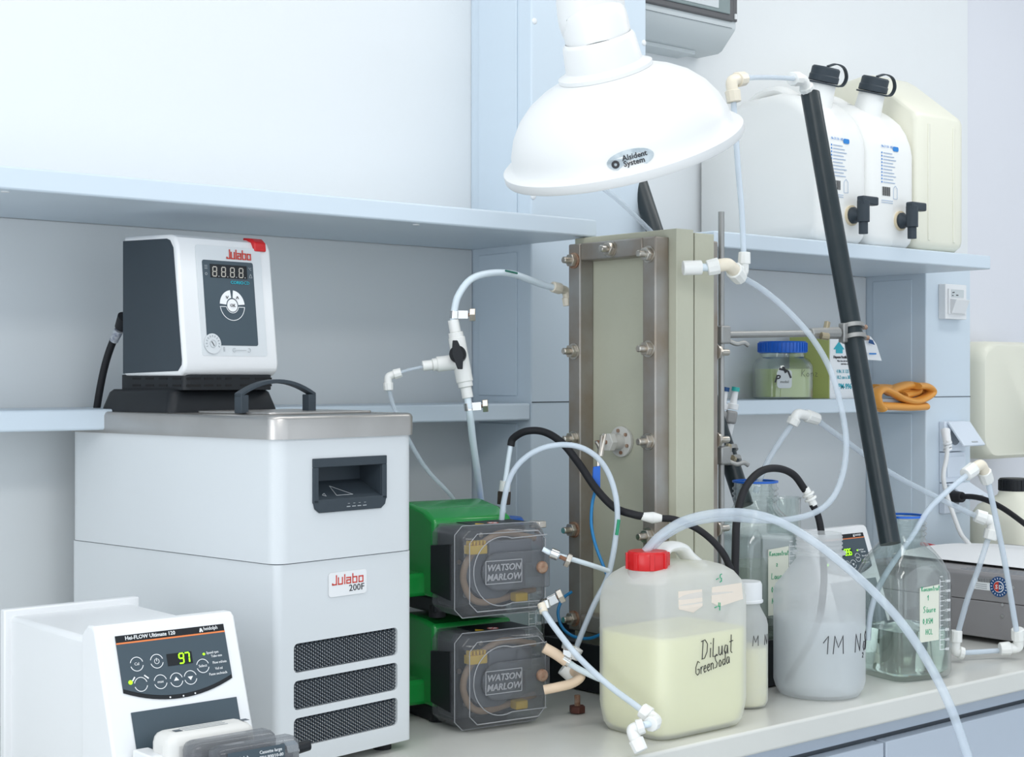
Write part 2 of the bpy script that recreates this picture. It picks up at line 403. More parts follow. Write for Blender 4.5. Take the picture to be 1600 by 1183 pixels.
# laboratory bench with cabinets
b = thing('lab_bench', 'long light grey laboratory bench top that carries all the equipment', 'bench', (1.5, 1.75, 0))
IV = Matrix.Translation((-1.5, -1.75, 0))
MB().box((-1.2, 1.397, BENCH - 0.034), (4.58, WY - 0.002, BENCH)).build('bench_top', TOP, b, bevel=0.004, M=IV)
MB().box((-1.2, 1.45, 0.05), (4.58, WY - 0.005, BENCH - 0.034)).build('carcass', DARKGAP, b, M=IV)
MB().box((-1.2, 1.435, BENCH - 0.062), (4.58, 1.452, BENCH - 0.034)).build('top_rail', BLUEGREY, b, M=IV)
xg = onY(1383, 1150, 1.415).x
for i in range(-2, 4):
    x0 = xg + i * 0.6
    MB().box((x0 + 0.003, 1.415, BENCH - 0.25), (min(x0 + 0.597, 4.58), 1.436, BENCH - 0.068)).build('drawer_front', BLUEGREY, b, bevel=0.002, M=IV)
    MB().box((x0 + 0.003, 1.415, 0.1), (min(x0 + 0.597, 4.58), 1.436, BENCH - 0.256)).build('cabinet_door', BLUEGREY, b, bevel=0.002, M=IV)

# reagent rack: columns, partitions, shelves against the wall
COLY, SHY = 1.94, 1.78
def column(x0, x1, name):
    o = struct(name, MB().box((x0, COLY, BENCH), (x1, WY, 2.8)), FURN, bevel=0.003)
    return o
c1 = column(1.702, 1.973, 'trim_1'); c2 = struct('trim_2', MB().box((2.818, COLY, BENCH), (2.985, WY, Z(.252))), FURN, bevel=0.003)
struct('trim_3', MB().box((1.974, WY - .012, Z(.252)), (3.20, WY, 2.8)), WALL)
struct('wall_back', MB().box((3.20, WY - .004, BENCH), (4.6, WY, 2.8)), mat('lilac_grey_shaded_wall', (.74, .75, .80), .8, bump=.15, bscale=180))  # greyer copy of the wall white, its dimmer light put into the colour
for c, x0, x1, zs in ((c1, 1.702, 1.973, (Z(-0.0405),)), (c2, 2.818, 2.985, (Z(-0.0405),))):
    for z in zs: MB().box((x0 + 0.001, COLY - 0.0006, z), (x1 - 0.001, COLY, z + 0.002)).build('seam', SEAM, c)
# inset framing of the partition faces that look left
for c, X in ((c1, 1.702), (c2, 2.818)):
    for (z0, z1) in ((Z(-0.48), Z(-0.07)), (Z(-0.035), Z(0.218)), (Z(0.256), 2.75))[:3 if c is c1 else 2]:
        MB().box((X - 0.0025, 1.975, z0 + 0.006), (X, 2.075, z1 - 0.006)).build('inset_panel', FURN, c, bevel=0.001)
for (px, py) in ((835, 33), (1006, 67), (1003, 327), (833, 307)):
    p = onY(px, py, COLY); MB().sph((0, 0, 0), 0.0055, sc_=(1, .5, 1)).build('screw_cap', WPLAS, c1, M=Matrix.Translation(p))
wp = bpy.data.objects['wall_back']
def backpanel(x0, x1): MB().box((x0, WY - 0.006, BENCH), (x1, WY - 0.0005, Z(0.222))).build('back_panel', FURN2, wp)
backpanel(-1.2, 1.70); backpanel(1.975, 2.816)
def shelf(name, x0, x1, y0, z1, label):
    o = MB().box((x0, y0, z1 - 0.028), (x1, WY - 0.007, z1)).build(name, FURN, bevel=0.003)
    recentre(o); return tag(o, label, 'shelf')
s1 = shelf('wall_shelf', -1.2, 1.700, SHY, Z(0.251), 'long empty upper shelf on the left, pale blue white, above the thermostat')
s2 = shelf('wall_shelf', 1.975, 2.812, SHY, Z(0.251), 'upper shelf on the right carrying the three large white tanks')
s3 = shelf('wall_shelf', -1.2, 1.700, COLY, Z(-0.041), 'shallow lower shelf on the left, empty, behind the thermostat')
s4 = shelf('wall_shelf', 1.975, 2.816, COLY, Z(-0.041), 'shallow lower shelf on the right holding jar, white carton and orange tubing')
for px, py in ((8, 307), (650, 379)):
    p = onX(px, py, onY(px, py, 1.8).x)
    q = V((p.x, 1.80, Z(0.223))); MB().cyl(q - V((0, 0, .0012)), q, 0.005, n=14).build('screw_cap', WPLAS, s1, M=Matrix.Translation(-s1.location))

# ============================================================ HEATING CIRCULATOR
JA = math.radians(7.45)
r0 = P(432, 650, 1.85)
J = thing('cooling_circulator', 'tall white refrigerated bath circulator with steel lid and grille slots', 'circulator', (r0.x, r0.y, BENCH), JA)
TZ = Z(-0.0445) - BENCH          # lid top above bench
RB = TZ - 0.0275                  # lid rim bottom
SM = Z(-0.222) - BENCH            # seam
JW, JD = 0.230, 0.445
def rbox(x0, y0, z0, x1, y1, z1, r=0.018, e=8):
    return MB().ringloft([rr_(x0, y0, x1, y1, r, z) for z in (z0, z1)])
def rr_(x0, y0, x1, y1, r, z, k=6):
    pts = []
    for cx, cy, a0 in ((x1 - r, y1 - r, 0), (x0 + r, y1 - r, 90), (x0 + r, y0 + r, 180), (x1 - r, y0 + r, 270)):
        pts += [V((cx + r * math.cos(math.radians(a0 + 90 * q / k)), cy + r * math.sin(math.radians(a0 + 90 * q / k)), z)) for q in range(k + 1)]
    return pts
low = rbox(0.002, 0.002, 0.012, JW - .002, JD, SM - 0.0012, 0.010).build('lower_housing', GWHITE, J)
up = rbox(0.0, 0.0, SM, JW, JD, RB, 0.018).build('upper_housing', GWHITE, J)
rbox(0.004, 0.004, SM - .0014, JW - .004, JD, SM + .001, 0.010).build('seam', SEAM, J)
for fx, fy in ((.03, .03), (JW - .03, .03), (.03, JD - .03), (JW - .03, JD - .03)):
    MB().cyl((fx, fy, 0), (fx, fy, 0.013), 0.012).build('foot', RUBBER, J)
lid = MB()
rs = [rr_(-.0035, -.0035, JW + .0035, JD + .0035, .019, RB - .001), rr_(-.0035, -.0035, JW + .0035, JD + .0035, .019, TZ - .005),
      rr_(-.002, -.002, JW + .002, JD + .002, .018, TZ - .0015), rr_(.001, .001, JW - .001, JD - .001, .016, TZ)]
lid.ringloft(rs); lid.build('steel_lid_rim', STEEL, J, angle=50)
rbox(.03, .045, TZ, .20, .20, TZ + .003, .01).build('bath_cover', STEEL, J, bevel=.001)
# grille slots in the lower housing
def jz(py, px=540): # height on the front face for a photo row
    u = (px - 800) / FOC; r_, d_ = -0.280, 1.85
    uu = (u * d_ - r_) / (0.669 - u * 0.743); return Z((591.5 - py) / FOC * (d_ + .743 * uu)) - BENCH, uu
cut = MB(); slots = []
for k in range(5):
    zt, _ = jz(1007 + 58.5 * k, 461); zb, u0 = jz(1053 + 58.5 * k, 461); u1 = jz(985, 623)[1]
    if zb < 0.02: break
    slots.append((u0, u1, zb, zt))
    pts = []
    r = .006
    for cx, cz, a0 in ((u1 - r, zt - r, 0), (u0 + r, zt - r, 90), (u0 + r, zb + r, 180), (u1 - r, zb + r, 270)):
        pts += [V((cx + r * math.cos(math.radians(a0 + 22.5 * q)), -.01, cz + r * math.sin(math.radians(a0 + 22.5 * q)))) for q in range(5)]
    cut.prism(pts, (0, .022, 0))
carve(low, cut)
MESHM = mat('expanded_metal_mesh', (0.10, 0.12, 0.145), 0.4, 0.6)
for u0, u1, zb, zt in slots:
    g = MB().box((u0 - .002, .0105, zb - .002), (u1 + .002, .0115, zt + .002)).build('grille_backing', BLACK, J)
    m = MB(); wdt, hh = u1 - u0, zt - zb; st = 0.0072
    for sgn in (1, -1):
        k = -int(hh / st) - 3
        sl = 0.62
        while k * st < wdt + hh / sl:
            xs = k * st
            a = (xs, 0.0) if sgn > 0 else (xs, hh)
            bb = (xs + hh / sl, hh) if sgn > 0 else (xs + hh / sl, 0.0)
            t0 = max(0, -a[0] / (bb[0] - a[0])); t1 = min(1, (wdt - a[0]) / (bb[0] - a[0]))
            if t1 > t0 + .02:
                A = V((u0 + a[0] + (bb[0] - a[0]) * t0, .006, zb + a[1] + (bb[1] - a[1]) * t0)); B = V((u0 + a[0] + (bb[0] - a[0]) * t1, .006, zb + a[1] + (bb[1] - a[1]) * t1))
                m.cyl(A, B, .0007, n=4, cap=False)
            k += 1
    # raised chrome knots added at the crossings to stand for metal glints
    o = m.build('wire_grille', MESHM, g); o['kind'] = 'stuff'
    m = MB(); n_u = int(wdt / st * 1.0); rows = int(hh / (st * .62 / 2))
    for j in range(1, rows):
        for i in range(n_u + 1):
            x_ = i * st + (j % 2) * st / 2
            if .002 < x_ < wdt - .002: m.box((u0 + x_ - .0007, .0035, zb + j * st * .31 - .0005), (u0 + x_ + .0007, .006, zb + j * st * .31 + .0005))
    o = m.build('mesh_glint_knots', CHROME, g); o['kind'] = 'stuff'
# recessed grip
gz1, gu0 = jz(717, 488); gu1 = jz(714, 602.5)[1]; gz0 = jz(802, 495)[0]
cut = MB().box((gu0 + .006, -.01, gz0 + .012), (gu1 - .006, .045, gz1 - .006)); carve(up, cut)
fr = MB()
o_, i_ = [], []
fr.prism([V((gu0, -.003, gz1)), V((gu1, -.003, gz1)), V((gu1, -.003, gz1 - .011)), V((gu0, -.003, gz1 - .011))], (0, .0035, 0))
fr.box((gu0, -.003, gz0 + .012), (gu0 + .008, .0005, gz1 - .011)); fr.box((gu1 - .008, -.003, gz0 + .012), (gu1, .0005, gz1 - .011))
pts = [V((gu0, -.003, gz0 + .016)), V((gu0 + .003, -.003, gz0 + .005)), V((gu0 + .01, -.003, gz0)), V((gu1 - .01, -.003, gz0)), V((gu1 - .003, -.003, gz0 + .005)), V((gu1, -.003, gz0 + .016))]
fr.prism(pts, (0, .0035, 0))
grip = fr.build('grip_frame', ANTH, J, bevel=.0008)
inn = MB()
x0, x1, z0, z1 = gu0 + .008, gu1 - .008, gz0 + .016, gz1 - .011
inn.box((x0 - .002, .040, z0), (x1 + .002, .042, z1)); inn.box((x0 - .002, 0, z0), (x0, .042, z1)); inn.box((x1, 0, z0), (x1 + .002, .042, z1)); inn.box((x0, 0, z1), (x1, .042, z1 + .002))
inn.prism([V((x0, -.001, z0)), V((x0, .041, z0 + .020)), V((x0, .041, z0 - .002)), V((x0, -.001, z0 - .002))], (x1 - x0, 0, 0))
inn.build('grip_recess', ANTH, J, bevel=.001)
pr = Print(frame((x0, -.0034, 0), (1, 0, 0), (0, 0, 1)), grip)
for i in range(4): pr.rect(GRINK, .045 + i * .009, gz0 + .005, .051 + i * .009, gz0 + .006); pr.rect(GRINK, .047 + i * .009, gz0 + .009, .050 + i * .009, gz0 + .0095)
pr.done()
sl = (V((0, .042, .020))).normalized()
pr = Print(frame((x0, -.0012, z0 + .0008), (1, 0, 0), sl), grip)
pr.line(GRINK, [(.035, .006), (.062, .006), (.042, .030), (.035, .006)], .0009); pr.line(GRINK, [(.014, .009), (.020, .013), (.018, .006), (.014, .009)], .0009); pr.done()
# badge
bz1, bu0 = jz(896, 514.5); bu1 = jz(890, 573.5)[1]; bz0 = jz(934, 516)[0]
bd = Print(frame((bu0, .0014, bz0), (1, 0, 0), (0, 0, 1)), J)
bw, bh = bu1 - bu0, bz1 - bz0
bd.rect(WPLAS, 0, 0, bw, bh, .0008, r=.004, nm='name_badge'); bd.done()
def julabo(pr, x, y, h, wd, m=RINK):
    """squared logo lettering, x..x+wd, x-height letters from strokes"""
    k = wd / 5.05; t = h * .145; X = lambda v: x + v * k; Y = lambda v: y + v * h
    L = [[(.0, .0), (.62, .0), (.62, 1.0)], [(0, 0), (0, .12)],
         [(.95, .72), (.95, .0), (1.6, .0), (1.6, .72)], [(1.98, 1.0), (1.98, 0)],
         [(2.3, .64), (2.95, .64), (2.95, 0)], [(2.95, 0), (2.32, 0), (2.32, .36), (2.95, .36)],
         [(3.32, 1.0), (3.32, 0), (3.98, 0), (3.98, .64), (3.32, .64)], [(4.35, 0), (5.0, 0), (5.0, .64), (4.35, .64), (4.35, 0)]]
    for st in L:
        q = [(X(a), Y(b_)) for a, b_ in st]; pr.line(m, q, t)
        for a, b_ in q: pr.rect(m, a - t / 2, b_ - t / 2, a + t / 2, b_ + t / 2, .0004)
bd = Print(frame((bu0, .0006, bz0), (1, 0, 0), (0, 0, 1)), J)
julabo(bd, .006, bh * .50, bh * .36, bw - .012)
bd.text(INK, '200F', bw - .004, bh * .16, .0115, 'RIGHT', squeeze=1.15); bd.done()
# dark tray under the control head, and cover handle
hb = TZ
tr = MB().ringloft([rr_(.008, .222, .187, .385, .012, hb), rr_(.008, .222, .187, .385, .012, hb + .004), rr_(.014, .228, .181, .379, .014, hb + .026), rr_(.018, .232, .177, .375, .014, hb + .030)])
tr.build('black_tray', BLACK, J, angle=50)
mm = MB().ringloft([rr_(.026, .215, .172, .365, .01, hb + .029), rr_(.026, .215, .172, .365, .01, hb + .0495)]); mm.build('head_base', BLACK, J, bevel=.001)
for i, (a, c) in enumerate(((.028, .05), (.056, .07), (.076, .083), (.09, .1), (.115, .13), (.14, .168))):
    for zz in (.034, .043): MB().box((a, .2145, hb + zz), (c, .2165, hb + zz + .0028)).build('vent_slot', mat('slot_black', (.004, .004, .005), .8), J)
for i in range(4):
    for zz in (.034, .043): MB().box((.0255, .225 + i * .03, hb + zz), (.0265, .243 + i * .03, hb + zz + .0028)).build('vent_slot', mat('slot_black', (.004, .004, .005), .8), J)
hm = MB(); hw = .006
n = 14; top_pts, bot_pts = [], []
for i in range(n + 1):
    t = i / n; x = .022 + t * .122; zz = hb + .021 + .0175 * (1 - (2 * t - 1) ** 2) ; top_pts.append(V((x, .095, zz + .005))); bot_pts.append(V((x, .095, zz)))
hm.prism(top_pts + bot_pts[::-1], (0, .014, 0)); hm.box((.022, .095, hb + .001), (.034, .109, hb + .024)); hm.box((.132, .095, hb + .001), (.144, .109, hb + .024))
hm.build('cover_handle', ANTH, J, bevel=.001)

# control head
H = thing('immersion_thermostat', 'boxy thermostat head with slate keypad on top of the circulator', 'thermostat', (r0.x, r0.y, Z(0.0037)), JA)
HB, HT = 0.0, 0.1845
A0, A1, VB = .020, .175, .207
def vf(z): return VB + .020 * (z - HB) / (HT - HB)
prof = [(VB + .012, HB), (VB + .003, HB + .006), (VB + .001, HB + .016), (vf(HT * .5), HT * .5), (vf(HT - .014), HT - .014), (vf(HT) + .004, HT - .004), (vf(HT) + .014, HT), (.345, HT + .003), (.345, HB)]
def shell(x0, x1, ins, name, m, bev=.0):
    pp = []
    cx = (VB + .345) / 2; cz = HT / 2
    for v_, z_ in prof:
        pp.append(V((x0, cx + (v_ - cx) * (1 - ins / .07), cz + (z_ - cz) * (1 - ins / .092))))
    return MB().prism(pp, (x1 - x0, 0, 0)).build(name, m, H, bevel=bev, seg=3)
shell(A0, A1, 0, 'white_shell', WPLAS, .004)
side = MB().prism([V((A0 - .0008, VB + .016, .006)), V((A0 - .0008, VB + .008, .014)), V((A0 - .0008, VB + .0075, .02)), V((A0 - .0008, vf(HT - .02) + .008, HT - .018)), V((A0 - .0008, vf(HT) + .013, HT - .008)), V((A0 - .0008, vf(HT) + .02, HT - .0055)), V((A0 - .0008, .346, HT - .003)), V((A0 - .0008, .346, .003))], (.0015, 0, 0))
side.build('side_panel', ANTH, H, bevel=.0004)
fo = V((A0, vf(HB), HB)); ey = V((0, .020, HT)).normalized()
F = frame(fo + V((0, -.0002, 0)), (1, 0, 0), ey)
pr = Print(F, H)
W_ = A1 - A0
ya = lambda z: z / ey.z
pr.rect(GWHITE, .028, ya(.026), .136, ya(.172), .0009, r=.004, nm='face_plate'); pr.done()
F = frame(fo + V((0, -.0010, 0)), (1, 0, 0), ey); pr = Print(F, H)
dx0, dx1, dz0, dz1 = .037, .121, ya(.040), ya(.1525)
pr.rect(PANELD, dx0, dz0, dx1, dz1, .0006, r=.003, nm='keypad_panel')
pr.rect(BLACK, .049, ya(.1295), .110, ya(.1475), .0009, nm='display_window'); pr.done()
F = frame(fo + V((0, -.0019, 0)), (1, 0, 0), ey); pr = Print(F, H)
pr.digits(mat('unlit_segments', (0.50, 0.47, 0.42), 0.5), '8888', .0525, ya(.1315), .0125, .0145, .0013)
for i in range(4): pr.disc(GRINK, .0625 + i * .0145, ya(.1315), .0007)
julabo(pr, .078, ya(.1565), .0115, .040)
pr.text(CINK, 'CORIO', .081, ya(.1225), .0058, bold=.0001, squeeze=1.15); pr.text(CINK, 'CD', .103, ya(.1225), .0058, squeeze=1.15)
cx, cy, R = .0815, ya(.0935), .0205
for a0, a1 in ((5, 83), (97, 175)): pr.arc(WINK, cx, cy, R, .0105, a0, a1, .0003, 12)
pr.disc(WINK, cx, cy, .0085)
pr.arc(WINK, cx, cy, R, .0008, 185, 355); pr.arc(WINK, cx, cy, .0105, .0008, 190, 350); pr.line(WINK, [(cx - R, cy - .002), (cx - .0105, cy - .002)], .0008); pr.line(WINK, [(cx + R, cy - .002), (cx + .0105, cy - .002)], .0008)
pr.text(GRINK, '°C', .112, ya(.142), .005); pr.line(GRINK, [(.113, ya(.132)), (.118, ya(.132)), (.1155, ya(.137)), (.113, ya(.132))], .0005)
for k in range(3): pr.line(GRINK, [(.040, ya(.141 + k * .002)), (.0445, ya(.141 + k * .002))], .0005)
pr.arc(GRINK, .042, ya(.134), .0018, .0005)
pr.arc(GRINK, .080, ya(.034), .0028, .0005, 40, 320); pr.line(GRINK, [(.080, ya(.034)), (.1, ya(.034))], .0005); pr.arc(GRINK, .1045, ya(.034), .0028, .0005, -140, 120)
pr.disc(GWHITE, .045, ya(.042), .0135, .0007, nm='dial_field'); pr.line(GRINK, [(.0635, ya(.032)), (.0635, ya(.038))], .0014); pr.done()
F = frame(fo + V((0, -.0030, 0)), (1, 0, 0), ey); pr = Print(F, H)
pr.text(INK, 'OK', cx, cy - .002, .006, 'CENTER'); pr.line(INK, [(cx - .0105, cy + .0125), (cx - .0085, cy + .009), (cx - .0065, cy + .0125)], .0008); pr.line(INK, [(cx + .0105, cy + .009), (cx + .0085, cy + .0125), (cx + .0065, cy + .009)], .0008)
for k in range(11):
    a = math.radians(-20 + 22 * k); pr.line(GRINK, [(.045 + .009 * math.cos(a), ya(.042) + .009 * math.sin(a)), (.045 + .0115 * math.cos(a), ya(.042) + .0115 * math.sin(a))], .0012)
pr.arc(GRINK, .045, ya(.042), .0052, .0004); pr.line(INK, [(.043, ya(.045)), (.047, ya(.039))], .0008); pr.done()
# red switch on the top right edge
rp = MB(); x0_ = A1 - .030
rp.prism([V((x0_, vf(HT) + .022, HT + .004)), V((x0_, vf(HT) + .004, HT + .002)), V((x0_, vf(HT) - .004, HT - .004)), V((x0_, vf(HT) - .005, HT - .016)), V((x0_, vf(HT) + .004, HT - .014)), V((x0_, vf(HT) + .022, HT - .003))], (.020, 0, 0))
rp.build('red_switch', RED, H, bevel=.002)
HI = H.matrix_basis if False else (Matrix.Translation(H.location) @ Matrix.Rotation(JA, 4, 'Z'))
# power cord from the back of the head
q0 = HI @ V((A0 + .02, .350, .085))
cord = MB().tube([q0, P(192, 508, 2.14), P(178, 530, 2.15), P(163, 575, 2.16), P(151, 640, 2.17), P(146, 700, 2.18), P(150, 800, 2.2)], .0052)
c = cord.build('mains_cable', RUBBER); recentre(c); tag(c, 'black power cord hanging from the back of the thermostat head', 'cord')
CI = Matrix.Translation(-c.location)
MB().cyl(P(196, 496, 2.13), P(188, 512, 2.14), .011, .008).build('strain_relief', RUBBER, c, M=CI)
MB().cyl(P(186, 516, 2.14), P(178, 532, 2.15), .0062).build('cord_label', mat('printed_cord_sleeve', (.5, .52, .55), .5, vary=1, vscale=200, vcol=(.1, .12, .2)), c, M=CI)

# ============================================================ PERISTALTIC DRIVES (two of one kind)
def drive(loc, digits, label, head=True, z0=BENCH):
    D = thing('peristaltic_pump_drive', label, 'pump', (loc[0], loc[1], z0), 0, 'white peristaltic drives with dark keypad')
    Wd = .166
    # side profile in (y, z): y=0 is the top front edge of the tilted face
    T = .221
    pf = [(0.004, T), (-.0015, T - .004), (-.044, T - .1275), (-.058, T - .19), (-.060, .012), (.03, .012), (.03, T - .01), (.016, T)]
    MB().prism([V((0, y, z)) for y, z in pf], (Wd, 0, 0)).build('front_bezel', WPLAS, D, bevel=.003)
    MB().box((.006, .025, .012), (Wd - .006, .235, T - .016)).build('housing', WPLAS, D, bevel=.006)
    MB().box((-.002, .228, .008), (Wd + .002, .240, T - .008)).build('rear_plate', WPLAS, D, bevel=.002)
    for a in (.02, Wd - .02):
        for c_ in (-.03, .21): MB().cyl((a, c_, 0), (a, c_, .013), .009).build('foot', RUBBER, D)
    up_ = V((0, .0425, .1235)).normalized()
    org = V((0, -.0015, T - .004)) - up_ * .131 + V((0, -.0004, 0))
    SL = .131
    pr = Print(frame(org, (1, 0, 0), up_), D)
    a0, a1, t1, t0 = .021, .150, SL - .008, SL - .068
    aw, ah = a1 - a0, t1 - t0
    X = lambda a: a0 + aw * a
    Y = lambda b_: t1 - ah * b_
    arc_ = [(X(1 - k / 16), t0 - .0135 * (1 - (2 * k / 16 - 1) ** 2)) for k in range(17)]
    pr.poly(BLACK, [(a0, t1), (a0, t0)] + arc_[::-1][1:] + [(a1, t1)], .0005, nm='keypad_panel')
    arc2 = [(X(1 - k / 16), t0 + .0045 - .0135 * (1 - (2 * k / 16 - 1) ** 2)) for k in range(17)]
    pr.rect(PANELD, .026, -.06, .151, SL - .089, .0008, nm='mounting_plate'); pr.done()
    pr = Print(frame(org + V((0, -.0006, 0)), (1, 0, 0), up_), D)
    pr.poly(PANELD, [(a0, Y(.15)), (a0, t0 + .0045)] + arc2[::-1][1:] + [(a1, Y(.15))], .0003, nm='keypad_field')
    pr.rect(OINK, a0, Y(.150), a1, Y(.122), .0004); pr.done()
    pr = Print(frame(org + V((0, -.0011, 0)), (1, 0, 0), up_), D)
    pr.text(WINK, 'Hei-FLOW Ultimate 120', X(.08), Y(.085), .0058, bold=.00008)
    pr.text(WINK, 'heidolph', X(.80), Y(.078), .0056, squeeze=.9); pr.line(WINK, [(X(.765), Y(.10)), (X(.775), Y(.03)), (X(.79), Y(.10))], .0016)
    pr.rect(BLACK, X(.425), Y(.635), X(.655), Y(.42), .0003, nm='display_window')
    for (a, bb, t) in ((.15, .525, 'Cal'), (.33, .52, ''), (.74, .71, 'Select'), (.16, .885, ''), (.335, .887, 'max'), (.48, .892, ''), (.61, .885, '')):
        for q in ((15, 165), (195, 345)): pr.arc(WINK, X(a), Y(bb), .0077, .0007, q[0] + 0, q[1], n=9)
        if t: pr.text(WINK, t, X(a), Y(bb) - .0012, .0042, 'CENTER')
    pr.arc(WINK, X(.33), Y(.52), .003, .0005, 110, 430, n=9); pr.line(WINK, [(X(.33), Y(.52)), (X(.33), Y(.52) + .0035)], .0006)
    pr.poly(WINK, [(X(.48) - .003, Y(.905)), (X(.48) + .003, Y(.905)), (X(.48), Y(.905) + .004)]); pr.poly(WINK, [(X(.61) - .003, Y(.865)), (X(.61), Y(.865) - .004), (X(.61) + .003, Y(.865))])
    for i, (t, bb, a) in enumerate((('Speed rpm', .51, .79), ('Tube mm', .58, .83), ('Flow ml/min', .70, .835), ('Vol ml', .81, .85), ('Pause sec/min/h', .90, .785))): pr.text(WINK, t, X(a), Y(bb), .0040, squeeze=.86)
    pr.line(WINK, [(X(.09), Y(.81)), (X(.115), Y(.745))], .0014); pr.line(WINK, [(X(.20), Y(.735)), (X(.235), Y(.80))], .0014)
    for k, a in enumerate((.40, .52, .63)): pr.disc(WINK, X(a), t0 - .0135 * (1 - (2 * a - 1) ** 2) + .0022, .0009)
    pr.done()
    pr = Print(frame(org + V((0, -.0016, 0)), (1, 0, 0), up_), D)
    pr.disc(LED, X(.07), Y(.826), .0023, nm='indicator_light'); pr.disc(LED, X(.765), Y(.50), .0014, nm='indicator_light')
    n = len(digits.replace('.', '')); pw = .0068 if n == 2 else .0066
    pr.digits(LED, digits.replace('.', ''), X(.635) - n * pw, Y(.61), .0105, pw, .0014)
    if '.' in digits: pr.disc(LED, X(.635) - pw - .0008, Y(.61), .0007)
    pr.done()
    return D
tl = P(147, 980, 1.621)
D1 = drive((tl.x, tl.y), '97', 'white peristaltic pump drive showing 97, at the front left corner')
# pump head on it
PH = thing('cassette_pump_head', 'white and smoky clear cassette pump head on the front of the 97 drive', 'pump head', (tl.x, tl.y, BENCH))
hz = 0.0955
MB().box((.018, -.092, .014), (.036, -.05, hz + .004)).build('side_ear', WPLAS, PH, bevel=.002)
MB().box((.030, -.104, .014), (.134, -.0625, hz + .025)).build('white_block', mat('ivory_plastic', (.72, .71, .68), .4), PH, bevel=.012)
MB().box((.041, -.135, .03), (.141, -.106, hz + .021)).build('smoky_cassette', SMOKE, PH, bevel=.010)
MB().box((.052, -.165, .03), (.150, -.137, hz + .019)).build('smoky_cassette', SMOKE, PH, bevel=.010)
MB().box((.046, -.131, .03), (.136, -.109, hz + .006)).build('inner_cartridge', mat('grey_cartridge', (.14, .14, .15), .4), PH, bevel=.003)
MB().box((.060, -.160, .03), (.143, -.141, hz + .002)).build('inner_cartridge', mat('grey_cartridge', (.14, .14, .15), .4), PH, bevel=.003)
pr = Print(frame((.062, -.1655, hz + .002), (1, 0, 0), (0, 0, 1)), PH)
pr.rect(PANELD, 0, -.004, .066, .012, .0004, nm='cassette_label'); pr.done()
pr = Print(frame((.062, -.166, hz + .002), (1, 0, 0), (0, 0, 1)), PH)
pr.text(WINK, 'heidolph', .005, .003, .0055); pr.text(WINK, 'Cassette large', .036, .006, .0046); pr.text(WINK, 'S2H-900/10-80', .036, .0005, .0046); pr.done()
pr = Print(frame((.045, -.098, hz + .0252), (1, 0, 0), (0, 1, 0)), PH)
for k in range(3): pr.line(GRINK, [(.01, .006 + k * .006), (.06, .006 + k * .006)], .0008)
for a in (.0, .078): pr.rect(SEAM, a, .006, a + .008, .014)
pr.done()
MB().cyl((.150, -.150, hz + .002), (.1665, -.150, hz + .004), .006, n=14).build('clamp_knob', BLACK, PH); MB().cyl((.136, -.150, hz + .002), (.150, -.150, hz + .002), .009, n=8).build('clamp_collar', CHROME, PH)

# far drive with 99.6
t2 = P(1368, 813, 2.75)
D2 = drive((t2.x - .180, t2.y + .01), '99.6', 'white peristaltic pump drive showing 99.6, behind the frosted bottle')

